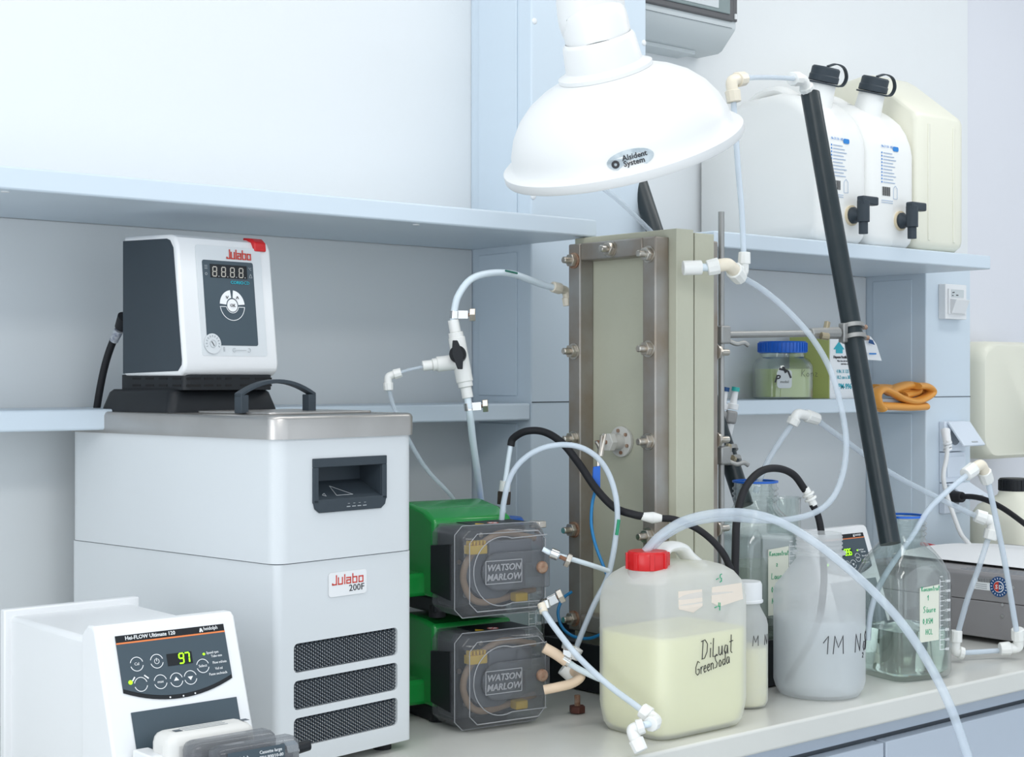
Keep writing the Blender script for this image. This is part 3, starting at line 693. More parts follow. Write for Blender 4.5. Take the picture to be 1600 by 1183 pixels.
# ============================================================ GREEN PUMPS, one on the other
PA = math.radians(-7.6)
g0 = P(677, 813, 2.16)
def green_pump(zb, zt, label, lower):
    h = zt - zb
    G = thing('process_pump', label, 'pump', (g0.x, g0.y, zb), PA)
    kb = .35 if lower else 1.0
    # green body: lifted, tapering roof
    MB().prism([V((0, 0, .022)), V((0, 0, h)), V((0, .03, h + .012 * kb)), V((0, .08, h + .020 * kb)), V((0, .13, h + .016 * kb)), V((0, .155, h - .01)), V((0, .155, .022))], (.130, 0, 0)).build('green_housing', GREEN, G, bevel=.006)
    MB().box((-.055, .025, .022), (.01, .155, h * .42)).build('green_side_box', GREEN, G, bevel=.006)
    MB().box((.004, .004, .0), (.126, .15, .024)).build('black_base', BLACK, G, bevel=.004)
    for a in (.015, .115):
        MB().cyl((a, .015, -.006 if not lower else 0), (a, .015, .012), .012).build('foot', RUBBER, G)
    # dark pump-head body behind the cover
    MB().box((.004, -.052, .014), (.122, -.001, h - .008)).build('pump_head_body', mat('black_head_casting', (.03, .032, .036), .35), G, bevel=.006)
    x0, x1, y0, z0, z1 = -.004, .137, -.086, .004, h - .004
    def octo(x0, x1, z0, z1, c, y): return [V((x0 + c, y, z0)), V((x1 - c, y, z0)), V((x1, y, z0 + c)), V((x1, y, z1 - c)), V((x1 - c, y, z1)), V((x0 + c, y, z1)), V((x0, y, z1 - c)), V((x0, y, z0 + c))]
    cv = MB().ringloft([octo(x0, x1, z0, z1, .012, -.004), octo(x0, x1, z0, z1, .012, -.068), octo(x0 + .004, x1 - .004, z0 + .004, z1 - .004, .012, -.079), octo(x0 + .012, x1 - .010, z0 + .011, z1 - .011, .012, y0)], cap0=False)
    cv.build('clear_cover', SMOKE, G, bevel=.0015)
    # raised rim line and the raised bar with the name plate
    rim = MB()
    q = octo(x0 + .010, x1 - .008, z0 + .009, z1 - .009, .012, y0 - .001); rim.tube(q + [q[0]], .0008, n=6, smooth=False)
    q = octo(x0 - .001, x1 + .001, z0 - .001, z1 + .001, .012, -.066); rim.tube(q + [q[0]], .0008, n=6, smooth=False)
    cz = (z0 + z1) / 2; cx_ = .058
    ring = [V((cx_ + .046 * math.cos(a), y0 - .0015, cz + .047 * math.sin(a))) for a in [math.radians(70 + 10 * k) for k in range(23)]]
    ring = [V((x1 - .006, y0 - .001, cz + .046))] + ring + [V((x1 - .006, y0 - .001, cz - .045))]
    rim.tube(ring, .0009, n=6, smooth=False)
    rim.build('cover_edge_ribs', LEMB, G)
    st = []
    for k in range(13): a = math.radians(90 + 15 * k); st.append(V((.050 + .026 * math.cos(a), y0 - .006, cz + .026 * math.sin(a))))
    st += [V((x1 - .003, y0 - .006, cz - .026)), V((x1 - .003, y0 - .006, cz + .026))]
    MB().prism(st, (0, .006, 0)).build('raised_cover_bar', SMOKE, G, bevel=.0025)
    pr = Print(frame((.028, y0 - .0064, cz - .0155), (1, 0, 0), (0, 0, 1)), G)
    fw, fh = .058, .031
    for q in ([(0, 0), (fw, 0), (fw, fh), (0, fh), (0, 0)],): pr.line(LEMB, q, .0012, .0008)
    pr.text(LEMB, 'WATSON', fw / 2, .0175, .0125, 'CENTER', bold=.0003, h=.0006, nm='raised_lettering', shear=.2); pr.text(LEMB, 'MARLOW', fw / 2, .0045, .0125, 'CENTER', bold=.0003, h=.0006, nm='raised_lettering', shear=.2)
    pr.done()
    MB().lathe([(.0085, 0), (.0085, .004), (.006, .007), (0, .0075)], n=18, M=frame((.119, y0 - .006, cz + .002), (1, 0, 0), (0, 0, 1))).build('cover_screw', RUST, G)
    # working parts seen through the cover
    MB().cyl((cx_, -.052, cz), (cx_, -.062, cz), .042, n=32).build('rotor', mat('grey_rotor', (.16, .17, .19), .35, .4), G, bevel=.001)
    MB().box((cx_ - .012, -.072, cz + .006), (cx_ + .06, -.060, cz + .040)).build('rotor_arm', mat('grey_rotor', (.16, .17, .19), .35, .4), G, bevel=.003)
    y_ = MB(); y_.box((.012, -.078, cz + .024), (.040, -.062, cz + .036))
    for k in range(5): y_.box((.014 + k * .0055, -.076, cz + .036), (.017 + k * .0055, -.064, cz + .042))
    y_.build('yellow_clip', YEL, G, bevel=.001)
    MB().box((.088, -.076, cz - .046), (.108, -.060, cz - .034)).build('yellow_clip', YEL, G, bevel=.002)
    for a, z_ in ((.010, cz + .012), (.020, cz - .034), (.045, cz + .047)): MB().cyl((a, -.0535, z_), (a, -.050, z_), .0035, n=12).build('bolt_head', BOLT, G)
    MB().tube([V((.135, -.05, cz + .038)), V((.07, -.06, cz + .048)), V((.022, -.062, cz + .02)), V((.012, -.062, cz - .015)), V((.04, -.062, cz - .044)), V((.135, -.05, cz - .034))], .0048).build('inner_tubing', mat('brown_inner_tubing', (.40, .27, .17), .5), G)
    # black side latch
    MB().prism([V((x0 - .002, -.055, z0 + .022)), V((x0 - .002, -.002, z0 + .028)), V((x0 - .002, -.002, z1 - .030)), V((x0 - .002, -.055, z1 - .024))], (.005, 0, 0)).build('side_latch', BLACK, G, bevel=.001)
    # warning label on the cover top
    pr = Print(frame((.03, -.062, z1 + .0003), (1, 0, 0), (0, 1, 0)), G)
    pr.rect(BLACK, 0, 0, .09, .05, .0006, nm='warning_label'); pr.done()
    pr = Print(frame((.03, -.062, z1 + .001), (1, 0, 0), (0, 1, 0)), G)
    pr.poly(YEL, [(.004, .006), (.018, .006), (.011, .018)]); pr.disc(WINK, .036, .012, .008); pr.arc(RINK, .036, .012, .008, .0015); pr.line(RINK, [(.031, .007), (.041, .017)], .0015); pr.done()
    return G
ZU, ZL = BENCH + .148, BENCH
G2 = green_pump(ZL, ZL + .137, 'lower green pump with clear cover, standing on the bench', True)
G1 = green_pump(ZU + .004, Z(-.197), 'upper green pump with clear cover, stacked on the other green pump', False)
BI = lambda v, zb: Matrix.Translation((g0.x, g0.y, zb)) @ Matrix.Rotation(PA, 4, 'Z') @ V(v)

# ============================================================ BOTTLES OF GLASS
def glass_bottle(loc, rz, s, label, fill, liq, lab=None, cap=False, ring=True):
    B = thing('square_glass_bottle', label, 'bottle', loc, rz)
    w2 = .059 * s; H_ = .257 * s
    out = [(0, w2 * .86, w2 * .86, 5), (.004, w2 * .97, w2 * .97, 6), (.012, w2, w2, 7), (.150 * s, w2, w2, 7), (.168 * s, w2 * .985, w2 * .985, 5.5), (.186 * s, w2 * .90, w2 * .90, 4), (.200 * s, w2 * .78, w2 * .78, 3),
           (.212 * s, w2 * .66, w2 * .66, 2.2), (.218 * s, .0355 * s, .0355 * s, 2), (.222 * s, .0345 * s, .0345 * s, 2)]
    z = .222 * s
    for k in range(3):
        z0 = z + (.004 + k * .0085) * s
        out += [(z0, .0345 * s, .0345 * s, 2), (z0 + .002 * s, .0372 * s, .0372 * s, 2), (z0 + .0045 * s, .0372 * s, .0372 * s, 2), (z0 + .0065 * s, .0345 * s, .0345 * s, 2)]
    out += [(H_ - .002, .034 * s, .034 * s, 2), (H_, .0335 * s, .0335 * s, 2)]
    inn = [(H_, .0305 * s, .0305 * s, 2), (.215 * s, .031 * s, .031 * s, 2), (.207 * s, w2 * .62, w2 * .62, 2.2), (.195 * s, w2 * .78, w2 * .78, 3), (.182 * s, w2 * .86, w2 * .86, 4), (.166 * s, w2 * .94, w2 * .94, 5.5), (.148 * s, w2 * .955, w2 * .955, 6.5), (.014, w2 * .95, w2 * .95, 6.5), (.007, w2 * .85, w2 * .85, 5)]
    MB().loft(out + inn, n=64).build('glass_body', GLASS, B, angle=60)
    if ring and not cap: MB().lathe([(.0345 * s, H_ - .0015), (.0372 * s, H_ - .001), (.0372 * s, H_ + .002), (.0345 * s, H_ + .0025), (.033 * s, H_ + .002), (.0345 * s, H_ - .0015)], cap0=False, cap1=False).build('blue_pouring_ring', BLUE, B)
    if cap:
        MB().lathe([(.039 * s, H_ - .024), (.041 * s, H_ - .022), (.041 * s, H_ + .006), (.038 * s, H_ + .010), (0, H_ + .010)]).build('blue_cap', BLUE, B)
    if fill:
        zf = fill
        MB().loft([(.0075, w2 * .84, w2 * .84, 5), (.0145, w2 * .943, w2 * .943, 6.5), (zf, w2 * .943, w2 * .943, 6.5)], n=64).build('liquid', liq, B, angle=60)
    # scale on the front face, right of the middle
    pr = Print(frame((w2 * .40, -w2 - .0006, 0), (1, 0, 0), (0, 0, 1)), B)
    for k in range(8):
        z_ = (.048 + k * .0155) * s
        pr.line(WINK, [(0, z_), (.010, z_)], .0008); pr.line(WINK, [(0, z_ + .0077 * s), (.006, z_ + .0077 * s)], .0008)
        pr.text(WINK, str(400 + 200 * k), .0105, z_ - .002, .0062, squeeze=.9)
    pr.line(WINK, [(0, .048 * s), (0, .160 * s)], .0008); pr.done()
    if lab:
        x0, x1, z0, z1, lines = lab
        MB().prism([V((x0, -w2 - .0008, z0)), V((x1, -w2 - .0008, z0 + .001)), V((x1 + .001, -w2 - .0008, z1)), V((x0, -w2 - .0008, z1 - .003))], (0, .0005, 0)).build('tape_label', CREAM, B)
        fn = lambda a, b_: V((a, -w2 - .0011, b_))
        for t, x, z_, hh in lines: hand(t, fn, x, z_, hh, .0012, GINK, B)
    return B
b1 = P(1411, 0, 2.52)
lines1 = (('Konzentrat', .003, .127, .0085), ('1', .020, .111, .009), ('Saure', .008, .090, .0105), ('0,05M', .006, .070, .0095), ('HCL', .014, .054, .009))
B1 = glass_bottle((b1.x, b1.y, BENCH), math.radians(-13.5), 1.0, 'square glass bottle in front at right, half filled, with green note on acid', .079, ACID, None)
def hnote(B, w2, s, rows, x0, x1, z0, z1):
    MB().prism([V((x0, -w2 - .0008, z0)), V((x1, -w2 - .0008, z0 + .002)), V((x1 + .001, -w2 - .0008, z1)), V((x0, -w2 - .0008, z1 - .004))], (0, .0005, 0)).build('tape_label', CREAM, B)
    fn = lambda a, b_: V((x0 + .001 + (a - x0 - .001) * .84, -w2 - .0011, b_))
    for t, x, z_, hh in rows: hand(t, fn, x, z_, hh, .0010, GINK, B)
GLY['S.'] = GLY['S']
GLY['l'] = (.3, [[(.12, 1), (.05, .1), (.18, 0)]])
GLY['ä'] = (.55, [[(.4, .45), (.15, .5), (.02, .2), (.15, 0), (.35, .1), (.42, .45), (.46, 0)], [(.12, .7), (.14, .78)], [(.3, .7), (.32, .78)]])
hnote(B1, .059, 1, (('Konzentrat', -.0145, .143, .0075), ('1', .000, .128, .0085), ('Säure', -.010, .109, .010), ('0,05M', -.011, .091, .0085), ('HCL', -.004, .074, .0085)), -.018, .021, .062, .152)
b2 = P(1180, 0, 2.53)
TRF = Z(-.425)
B2 = glass_bottle((b2.x, b2.y, TRF), math.radians(-13.5), 1.0, 'square glass bottle standing in the black tray beside the press, green lye note', .125, ACID2)
hnote(B2, .059, 1, (('Konzentrat', -.0155, .143, .0075), ('2', .000, .126, .0095), ('Lauge', -.011, .106, .0095), ('0,05M', -.011, .085, .0085), ('NaOH', -.010, .067, .0085)), -.018, .021, .048, .157)
b3 = P(774, 0, 2.37)
B3 = glass_bottle((b3.x + .012, b3.y + .01, BENCH), math.radians(-13.5), 1.0, 'glass bottle with blue screw cap half hidden behind the green pumps', .18, LIQC, cap=True)

# ============================================================ POLYETHYLENE BOTTLES
c_ = P(1280, 0, 2.37)
PB = thing('wide_neck_bottle', 'large frosted plastic bottle marked 1M Na2SO4 with a black hose in it', 'bottle', (c_.x, c_.y, BENCH))
R_ = .0690
zt = .245
profb = [(.045, 0), (.060, .002), (R_ - .003, .012), (R_, .022), (R_, .158), (R_ - .003, .166), (R_ - .010, .174), (.040, .199), (.0345, .206), (.0345, .212), (.040, .213), (.040, .217), (.0335, .218)]
for k in range(3): profb += [(.0335, .221 + k * .006), (.0352, .2225 + k * .006), (.0352, .2245 + k * .006), (.0335, .226 + k * .006)]
profb += [(.0335, zt), (.031, zt)]
MB().lathe(profb, n=56, cap1=False).build('bottle_body', PEB, PB, angle=50)
MB().lathe([(.043, .004), (.058, .006), (R_ - .006, .014), (R_ - .004, .024), (R_ - .004, .118), (0, .118)], n=48).build('liquid', LIQC, PB, angle=50)
a_view = math.atan2(-c_.y, -c_.x)
def cylmap(R, a0): return lambda x, z_: V((R * math.cos(a0 + x / R), R * math.sin(a0 + x / R), z_))
hand('1M Na', cylmap(R_ + .0004, a_view), .006, .072, .027, .0014, INK, PB, slope=0)
hand('2', cylmap(R_ + .0004, a_view), .0790, .062, .015, .0012, INK, PB)
hand('SO', cylmap(R_ + .0004, a_view), .088, .072, .027, .0013, INK, PB)
hand('4', cylmap(R_ + .0004, a_view), .124, .062, .013, .0012, INK, PB)

c_ = P(1166, 0, 2.28)
SB = thing('laboratory_bottle', 'slim white capped plastic bottle with cream powder, tucked behind the canister', 'bottle', (c_.x, c_.y, BENCH))
r_ = .0315
MB().lathe([(.022, 0), (.028, .002), (r_, .010), (r_, .120), (r_ - .002, .129), (r_ - .007, .138), (.022, .143), (.020, .147), (.020, .160)], n=40).build('bottle_body', PEB, SB, angle=50)
MB().lathe([(.020, .002), (.027, .004), (r_ - .002, .012), (r_ - .002, .088), (0, .088)], n=40).build('contents', LIQCR, SB, angle=50)
m = MB().lathe([(.0235, .152), (.0245, .153), (.0245, .156), (.023, .157), (.023, .179), (.021, .183), (0, .1835)], n=30)
m.build('white_cap', WPLAS, SB)
av = math.atan2(-c_.y, -c_.x)
hand('M Na', cylmap(r_ + .0004, av), .009, .093, .015, .0010, INK, SB)

# ============================================================ CANISTER
CX0, CX1, CY0, CY1 = 1.472, 1.650, 1.418, 1.548
CN = thing('plastic_canister', 'milky plastic canister with red cap and handwriting Diluat GreenSoda, at bench edge', 'canister', ((CX0 + CX1) / 2, (CY0 + CY1) / 2, BENCH))
hx, hy = (CX1 - CX0) / 2, (CY1 - CY0) / 2
CH = .232
rings = [(0, hx * .86, hy * .78, 7), (.003, hx * .92, hy * .88, 7), (.012, hx * .965, hy * .95, 8), (.030, hx * .988, hy * .985, 9), (.040, hx, hy, 9), (.100, hx, hy, 9), (.180, hx, hy, 9), (.184, hx * .985, hy * .98, 9), (.188, hx * .992, hy * .988, 8),
         (.203, hx * .96, hy * .94, 7), (.214, hx * .88, hy * .84, 6), (.222, hx * .77, hy * .70, 4.5), (.227, hx * .60, hy * .5, 3.5), (.228, hx * .2, hy * .2, 3)]
MB().loft(rings, n=88).build('canister_body', PE, CN, angle=60)
ins = [(.004, hx * .84, hy * .76, 7), (.012, hx * .93, hy * .90, 8), (.032, hx * .965, hy * .955, 9), (.137, hx * .97, hy * .96, 9)]
MB().loft(ins, n=72).build('liquid', LIQY, CN, angle=60)
# cap, neck, handle, at left front of the top
cp = P(1007, 872, 2.07); cl = cp - V(CN.location)
# neck centre in local coordinates
nx, ny = -hx * .60, -hy * .05
MB().cyl((nx, ny, .204), (nx, ny, .228), .027, n=32).build('neck', PE, CN)
cap = MB().lathe([(.0275, .222), (.0285, .224), (.0285, .243), (.026, .247), (0, .247)], n=32, M=Matrix.Translation((nx, ny, 0)))
for k in range(8):
    a = math.pi / 4 * k + .2; cap.box((-.003, .0275, .223), (.003, .0302, .245), Matrix.Translation((nx, ny, 0)) @ Matrix.Rotation(a, 4, 'Z'))
cap.build('red_cap', RED, CN, bevel=.0006)
hp = [V((-.018, .012, .216)), V((-.016, .012, .234)), V((-.006, .012, .245)), V((.012, .012, .247)), V((.028, .012, .243)), V((.040, .010, .231)), V((.058, .006, .218))]
hd = MB(); cc = catmull(hp); rr = []
for i, p in enumerate(cc):
    t = (cc[min(i + 1, len(cc) - 1)] - cc[max(i - 1, 0)]).normalized(); nrm = V((0, 1, 0)); s_ = t.cross(nrm)
    rr.append([p + nrm * (.016 * math.cos(a)) + s_ * (.0075 * math.sin(a)) for a in [2 * math.pi * k / 14 for k in range(14)]])
hd.ringloft(rr); hd.build('handle', PET, CN)
fn = lambda a, b_: V((a, -hy - .0006, b_))
hand('DiLuat', lambda a, b_: fn(-.013 + (a + .013) * .66, b_), -.013, .104, .025, .0013, INK, CN, slope=.02)
hand('GreenSoda', lambda a, b_: fn(-.026 + (a + .026) * .72, b_), -.026, .083, .0185, .0012, INK, CN, slope=.10, gap=.05)
hand('-5', lambda a, b_: V((a, -hy * .93 - .0006, b_)), .020, .203, .011, .0014, GINK, CN)
hand('-4', fn, .012, .166, .011, .0014, GINK, CN)
MB().prism([V((.006, -hy - .0005, .178)), V((.022, -hy - .0005, .171)), V((.070, -hy - .0005, .177)), V((.070, -hy * .955 - .0005, .199)), V((.010, -hy * .955 - .0005, .198))], (0, .0004, 0)).build('tape_residue', TAPE, CN)
MB().prism([V((-.058, -hy - .0005, .175)), V((-.030, -hy - .0005, .168)), V((-.012, -hy - .0005, .175)), V((-.010, -hy * .955 - .0005, .197)), V((-.056, -hy * .955 - .0005, .198))], (0, .0004, 0)).build('tape_residue', TAPE, CN)

# ============================================================ FILTER PRESS CELL
PX = 1.675; PY0, PY1 = 1.5845, 1.805
PT = Z(.2215); FXF = 1.646
K = thing('electrolysis_cell', 'tall beige plate press bolted between dull steel frames, in the middle', 'press', (1.715, 1.695, TRF))
KI = Matrix.Translation((-1.715, -1.695, -TRF))
MB().box((PX, PY0, TRF), (PX + .037, PY1, PT)).build('end_plate', BEIGE, K, bevel=.0012, M=KI)
MB().box((PX + .0375, PY0 + .004, TRF), (PX + .0395, PY1 - .004, PT - .006)).build('gasket', SEAM, K, M=KI)
MB().box((PX + .040, PY0, TRF), (PX + .082, PY1, PT - .004)).build('end_plate', BEIGE, K, bevel=.0012, M=KI)
FB = Z(-.392); FT = Z(.2094); tw = .027
fy0, fy1 = PY0 + .015, 1.7886
for X0, X1 in ((FXF, PX), (PX + .082, PX + .108)):
    MB().box((X0, fy0, FB), (X1, fy0 + tw, FT)).build('steel_upright', FSTEEL, K, bevel=.0025, M=KI)
    MB().box((X0, fy1 - tw, FB), (X1, fy1, FT)).build('steel_upright', FSTEEL, K, bevel=.0025, M=KI)
    MB().box((X0, fy0 + tw, FT - tw), (X1, fy1 - tw, FT)).build('steel_crossbar', FSTEEL, K, bevel=.0025, M=KI)
    MB().box((X0, fy0 + tw, FB), (X1, fy1 - tw, FB + tw)).build('steel_crossbar', FSTEEL, K, bevel=.0025, M=KI)
def bolt(p, d, L=.022, tip=BOLT, parent=K, I=KI, wm=BOLT):
    """nut and stud sticking out of a plate along d"""
    d = V(d)
    s = MB().cyl(p, p + d * L, .0052, n=16); s.cyl(p + d * L, p + d * (L + .0012), .0052, .004, n=16)
    o = s.build('threaded_stud', BOLT, parent, M=I)
    MB().cyl(p, p + d * .0022, .0125, n=24).build('washer', wm, o, M=I)
    MB().cyl(p + d * .0022, p + d * .0105, .0105, n=6).build('hex_nut', BOLT, o, bevel=.0008, M=I)
    if tip is not BOLT: MB().cyl(p + d * (L + .001), p + d * (L + .0016), .0044, n=12).build('coloured_tip', tip, o, M=I)
    r_ = MB(); 
    return o
TIP = mat('teal_paint_dab', (.05, .30, .30), .6, vary=.8, vscale=200, vcol=(.3, .35, .3))
for px, py in ((900, 407), (900, 549), (900, 686), (900, 828), (900, 967)):
    q = onX(px, py, FXF); bolt(V((FXF, fy1 - tw / 2, q.z)), (-1, 0, 0), tip=(TIP if py > 800 else BOLT), wm=(RUST if py > 800 or py < 500 else BOLT))
for px, py in ((1018, 397), (1018, 545), (1018, 690), (1018, 838), (1018, 975)):
    q = onX(px, py, FXF); bolt(V((FXF, fy0 + tw / 2, q.z)), (-1, 0, 0))
q = onX(955, 388, FXF); bolt(V((FXF, q.y, FT - tw / 2)), (-1, 0, 0)); bolt(V((FXF, q.y, FB + tw / 2)), (-1, 0, 0))
for py in (550, 688, 828):
    q = onX(1130, py, PX + .108); bolt(V((PX + .108, fy0 + tw / 2 - .006, q.z)), (1, 0, 0), L=.03)
# round flange with nozzle and cable connection
fc = onX(973, 690, PX); fcn = V((PX, fc.y, fc.z))
fl = MB().cyl(fcn, fcn - V((.006, 0, 0)), .0235, n=36).build('round_flange', mat('grey_white_flange', (.62, .61, .57), .5), K, bevel=.001, M=KI)
for k in range(6):
    a = math.radians(60 * k + 20); c_ = fcn + V((-.0065, .017 * math.cos(a), .017 * math.sin(a))); MB().cyl(c_, c_ - V((.002, 0, 0)), .0028, n=10).build('flange_screw', RUST, fl, M=KI)
MB().cyl(fcn - V((.006, 0, 0)), fcn - V((.024, 0, 0)), .0115, n=20).build('nozzle', mat('grey_white_flange', (.62, .61, .57), .5), K, M=KI)
MB().cyl(fcn - V((.024, 0, 0)), fcn - V((.036, 0, 0)), .0150, n=6).build('nozzle_nut', mat('grey_white_flange', (.62, .61, .57), .5), K, bevel=.001, M=KI)
MB().cyl(fcn - V((.036, 0, 0)), fcn - V((.056, 0, 0)), .0034, n=12).build('current_pin', RUST, K, M=KI)

# black tray it stands in
TX0, TX1, TY0, TY1 = 1.632, 2.045, 1.572, 1.925
TR = thing('plastic_tray', 'low black plastic tray under the press and the lye bottle', 'tray', (1.84, 1.75, BENCH))
TI = Matrix.Translation((-1.84, -1.75, -BENCH)); RT = Z(-.406)
MB().box((TX0 + .006, TY0 + .004, BENCH), (TX1 - .006, TY1 - .004, TRF - .0005)).build('tray_floor', BLACK, TR, bevel=.004, M=TI)
for n_, a, b_ in (('tray_wall', (TX0, TY0, BENCH + .002), (TX0 + .005, TY1, RT)), ('tray_wall', (TX1 - .005, TY0, BENCH + .002), (TX1, TY1, RT)), ('tray_wall', (TX0 + .005, TY0, BENCH + .002), (TX1 - .005, TY0 + .005, RT)), ('tray_wall', (TX0 + .005, TY1 - .005, BENCH + .002), (TX1 - .005, TY1, RT))):
    MB().box(a, b_).build(n_, BLACK, TR, bevel=.0015, M=TI)

# stand rod behind the press and its clamps
q = P(1127, 331, 2.40); rx_, ry_ = 1.807, 1.610
rp0 = onX(1127, 331, rx_)
S = thing('lab_stand', 'slender steel stand rod rising behind the press with two clamps', 'stand', (rx_, rp0.y, TRF))
MB().cyl((0, 0, 0.008), (0, 0, rp0.z - TRF), .0048, n=18).build('rod', CHROME if False else CAST, S)
MB().box((-.01, -.02, 0), (.058, .14, .008)).build('foot_plate', BLACK, S, bevel=.002)
def clamp(pr_, ptip, r_tube, tdir, label):
    """boss head on the rod, arm, and a ring clamp round a tube"""
    C = thing('stand_clamp', label, 'clamp', pr_)
    I = Matrix.Translation(-V(pr_)); d = (V(ptip) - V(pr_)); L = d.length; d.normalize(); up_ = V((0, 0, 1))
    MB().box((-.010, -.010, -.014), (.012, .010, .014)).build('boss_head', CAST, C, bevel=.003)
    MB().tube([V((.012, -.006, -.010)), V((.022, -.012, -.014)), V((.034, -.016, -.012)), V((.042, -.018, -.016))], .0035).build('wing_screw', CAST, C)
    MB().cyl(d * .010, d * (L * .70), .0056, n=14).build('arm', CAST, C)
    MB().cyl(d * (L * .66), d * (L * .88), .0088, .0105, n=10).build('jaw_body', CAST, C, bevel=.002)
    m = MB().box((-.004, -.004, 0), (.004, .004, .020)); m.build('wing_nut', mat('brass_screw', (.42, .36, .25), .4, .8), C, bevel=.0015, M=Matrix.Translation(d * (L * .78)) @ Matrix.Rotation(.3, 4, 'Y'))
    MB().cyl(d * (L * .70) - V((0, .012, .004)), d * (L * .74) - V((0, .016, .006)), .006, n=10).build('pivot_screw', mat('brass_screw', (.42, .36, .25), .4, .8), C)
    td = V(tdir).normalized(); q_ = td.to_track_quat('Z', 'Y').to_matrix().to_4x4()
    for k in (-1, 1):
        Mx = Matrix.Translation(V(ptip) - V(pr_) + td * .0095 * k) @ q_
        MB().lathe([(r_tube + .0006, -.0035), (r_tube + .0045, -.0035), (r_tube + .0045, .0035), (r_tube + .0006, .0035), (r_tube + .0006, -.0035)], n=36, M=Mx, cap0=False, cap1=False).build('jaw_ring', CAST, C)
    MB().box((-.006, -.006, -.016), (.006, .006, .016)).build('jaw_bridge', CAST, C, bevel=.002, M=Matrix.Translation(V(ptip) - V(pr_) - d * (r_tube + .006)))
    for k in (-1, 1): MB().cyl(V(ptip) - V(pr_) + d * (r_tube + .003) + td * .0095 * k, V(ptip) - V(pr_) + d * (r_tube + .018) + td * .0095 * k, .0042, n=10).build('jaw_screw', RUST, C)
    return C

# ============================================================ BIG DARK PIPES
TRAD = .0165
T0, T1 = P(1391, 850, 2.47), P(1266, 147, 2.70)
dT = (T1 - T0).normalized()
pt = MB().cyl(T0, T1, TRAD, n=36); pt.cyl(T1, T1 + dT * .001, TRAD * .9, n=36)
p1 = pt.build('dark_pipe', PVC); recentre(p1); tag(p1, 'long dark grey plastic pipe leaning out of the acid bottle past the tanks', 'pipe')
U0, U1 = P(1163, 790, 2.56), P(985, 245, 2.78)
p2 = MB().cyl(U0, U1, TRAD * .93, n=36).build('dark_pipe', PVC); recentre(p2); tag(p2, 'dark grey plastic pipe rising behind the press up under the hood', 'pipe')
def at_pipe(A, B, py):
    # point of the pipe axis seen at image row py
    k0, k1 = 0.0, 1.0
    for _ in range(40):
        k = (k0 + k1) / 2; p = A + (B - A) * k; d = p.x * FX + p.y * FY; y = 591.5 - (p.z - CZ) / d * FOC
        if y > py: k0 = k
        else: k1 = k
    return p
tp = at_pipe(T0, T1, 520)
clamp(V((rx_, rp0.y, onX(1135, 523, rx_).z)), tp, TRAD, dT, 'long grey clamp arm from the stand rod to the leaning dark pipe')
tp2 = at_pipe(U0, U1, 712)
clamp(V((rx_, rp0.y, onX(1135, 712, rx_).z)), tp2, TRAD * .93, (U1 - U0), 'short clamp holding the pipe in the lye bottle beside the press')

# ============================================================ FUME HOOD (extraction dome)
hc = P(975, 243, 2.15)
Fv = V((FX, FY, 0)); Rv = V((FY, -FX, 0)); Uv = V((0, 0, 1))
vd = ray(975, 243).normalized(); Rv2 = vd.cross(Uv).normalized(); Uv2 = Rv2.cross(vd)
ax = (Rv2 * -.212 + Uv2 * .951).normalized() * .973 - vd * .23; ax.normalize()
q_ = ax.to_track_quat('Z', 'Y').to_matrix().to_4x4()
RH = .1685
HD = thing('extraction_hood', 'white domed extraction hood hanging from a duct above the press', 'hood', M=Matrix.Translation(hc) @ q_)
dome = [(RH - .002, 0), (RH, .003), (RH, .013), (RH - .003, .0155), (RH - .012, .0165), (RH - .014, .019), (RH - .016, .034), (RH - .024, .055), (RH - .037, .075), (RH - .056, .093), (RH - .078, .106), (RH - .098, .114), (.060, .118)]
inner = [(.056, .114), (RH - .080, .102), (RH - .058, .089), (RH - .040, .071), (RH - .027, .052), (RH - .020, .032), (RH - .018, .004), (RH - .004, 0)]
MB().lathe(dome + inner, n=96, cap0=False, cap1=False).build('dome', HOOD, HD, angle=50)
MB().lathe([(.0575, .114), (.065, .117), (.065, .122), (.060, .124), (.053, .128), (.050, .160), (.048, .164), (.045, .166)], n=64, cap0=False, cap1=False).build('collar', HOOD, HD, angle=50)
# duct: continues up and leaves the picture
dq = (Matrix.Translation(hc) @ q_).inverted()
P_a = V((0, 0, .150)); P_b = dq @ P(922, 0, 2.10); P_c = dq @ P(912, -250, 2.06)
MB().tube([P_a, (P_a + P_b) / 2 + V((0, 0, 0)), P_b, P_c], .0445, n=48, r1=.047).build('duct', HOOD, HD)
# oval foil sticker on the dome
ps = dq @ (P(985, 249, 2.0)); o_c = dq @ V((0, 0, CZ))
dirn = (ps - o_c).normalized()
best = None
for k in range(4000):
    t = 1.6 + k * .0002; p = o_c + dirn * t; rr_xy = math.hypot(p.x, p.y)
    # dome radius at height p.z
    for (ra, za), (rb_, zb_) in zip(dome[5:], dome[6:]):
        if za <= p.z <= zb_ and rr_xy <= ra + (rb_ - ra) * (p.z - za) / (zb_ - za): best = p; break
    if best: break
an = math.atan2(best.y, best.x)
def domemap(x, y, off=.0008):
    zz = best.z + y
    for (ra, za), (rb_, zb_) in zip(dome[5:], dome[6:]):
        if za <= zz <= zb_: r = ra + (rb_ - ra) * (zz - za) / (zb_ - za); break
    else: r = RH - .02
    a = an + x / r; return V(((r + off) * math.cos(a), (r + off) * math.sin(a), zz))
st = MB(); N = 28
for k in range(N):
    a, b_ = 2 * math.pi * k / N, 2 * math.pi * (k + 1) / N
    st.face([domemap(0, 0), domemap(.031 * math.cos(a), .0125 * math.sin(a)), domemap(.031 * math.cos(b_), .0125 * math.sin(b_))])
st.build('oval_foil_sticker', SILVER, HD)
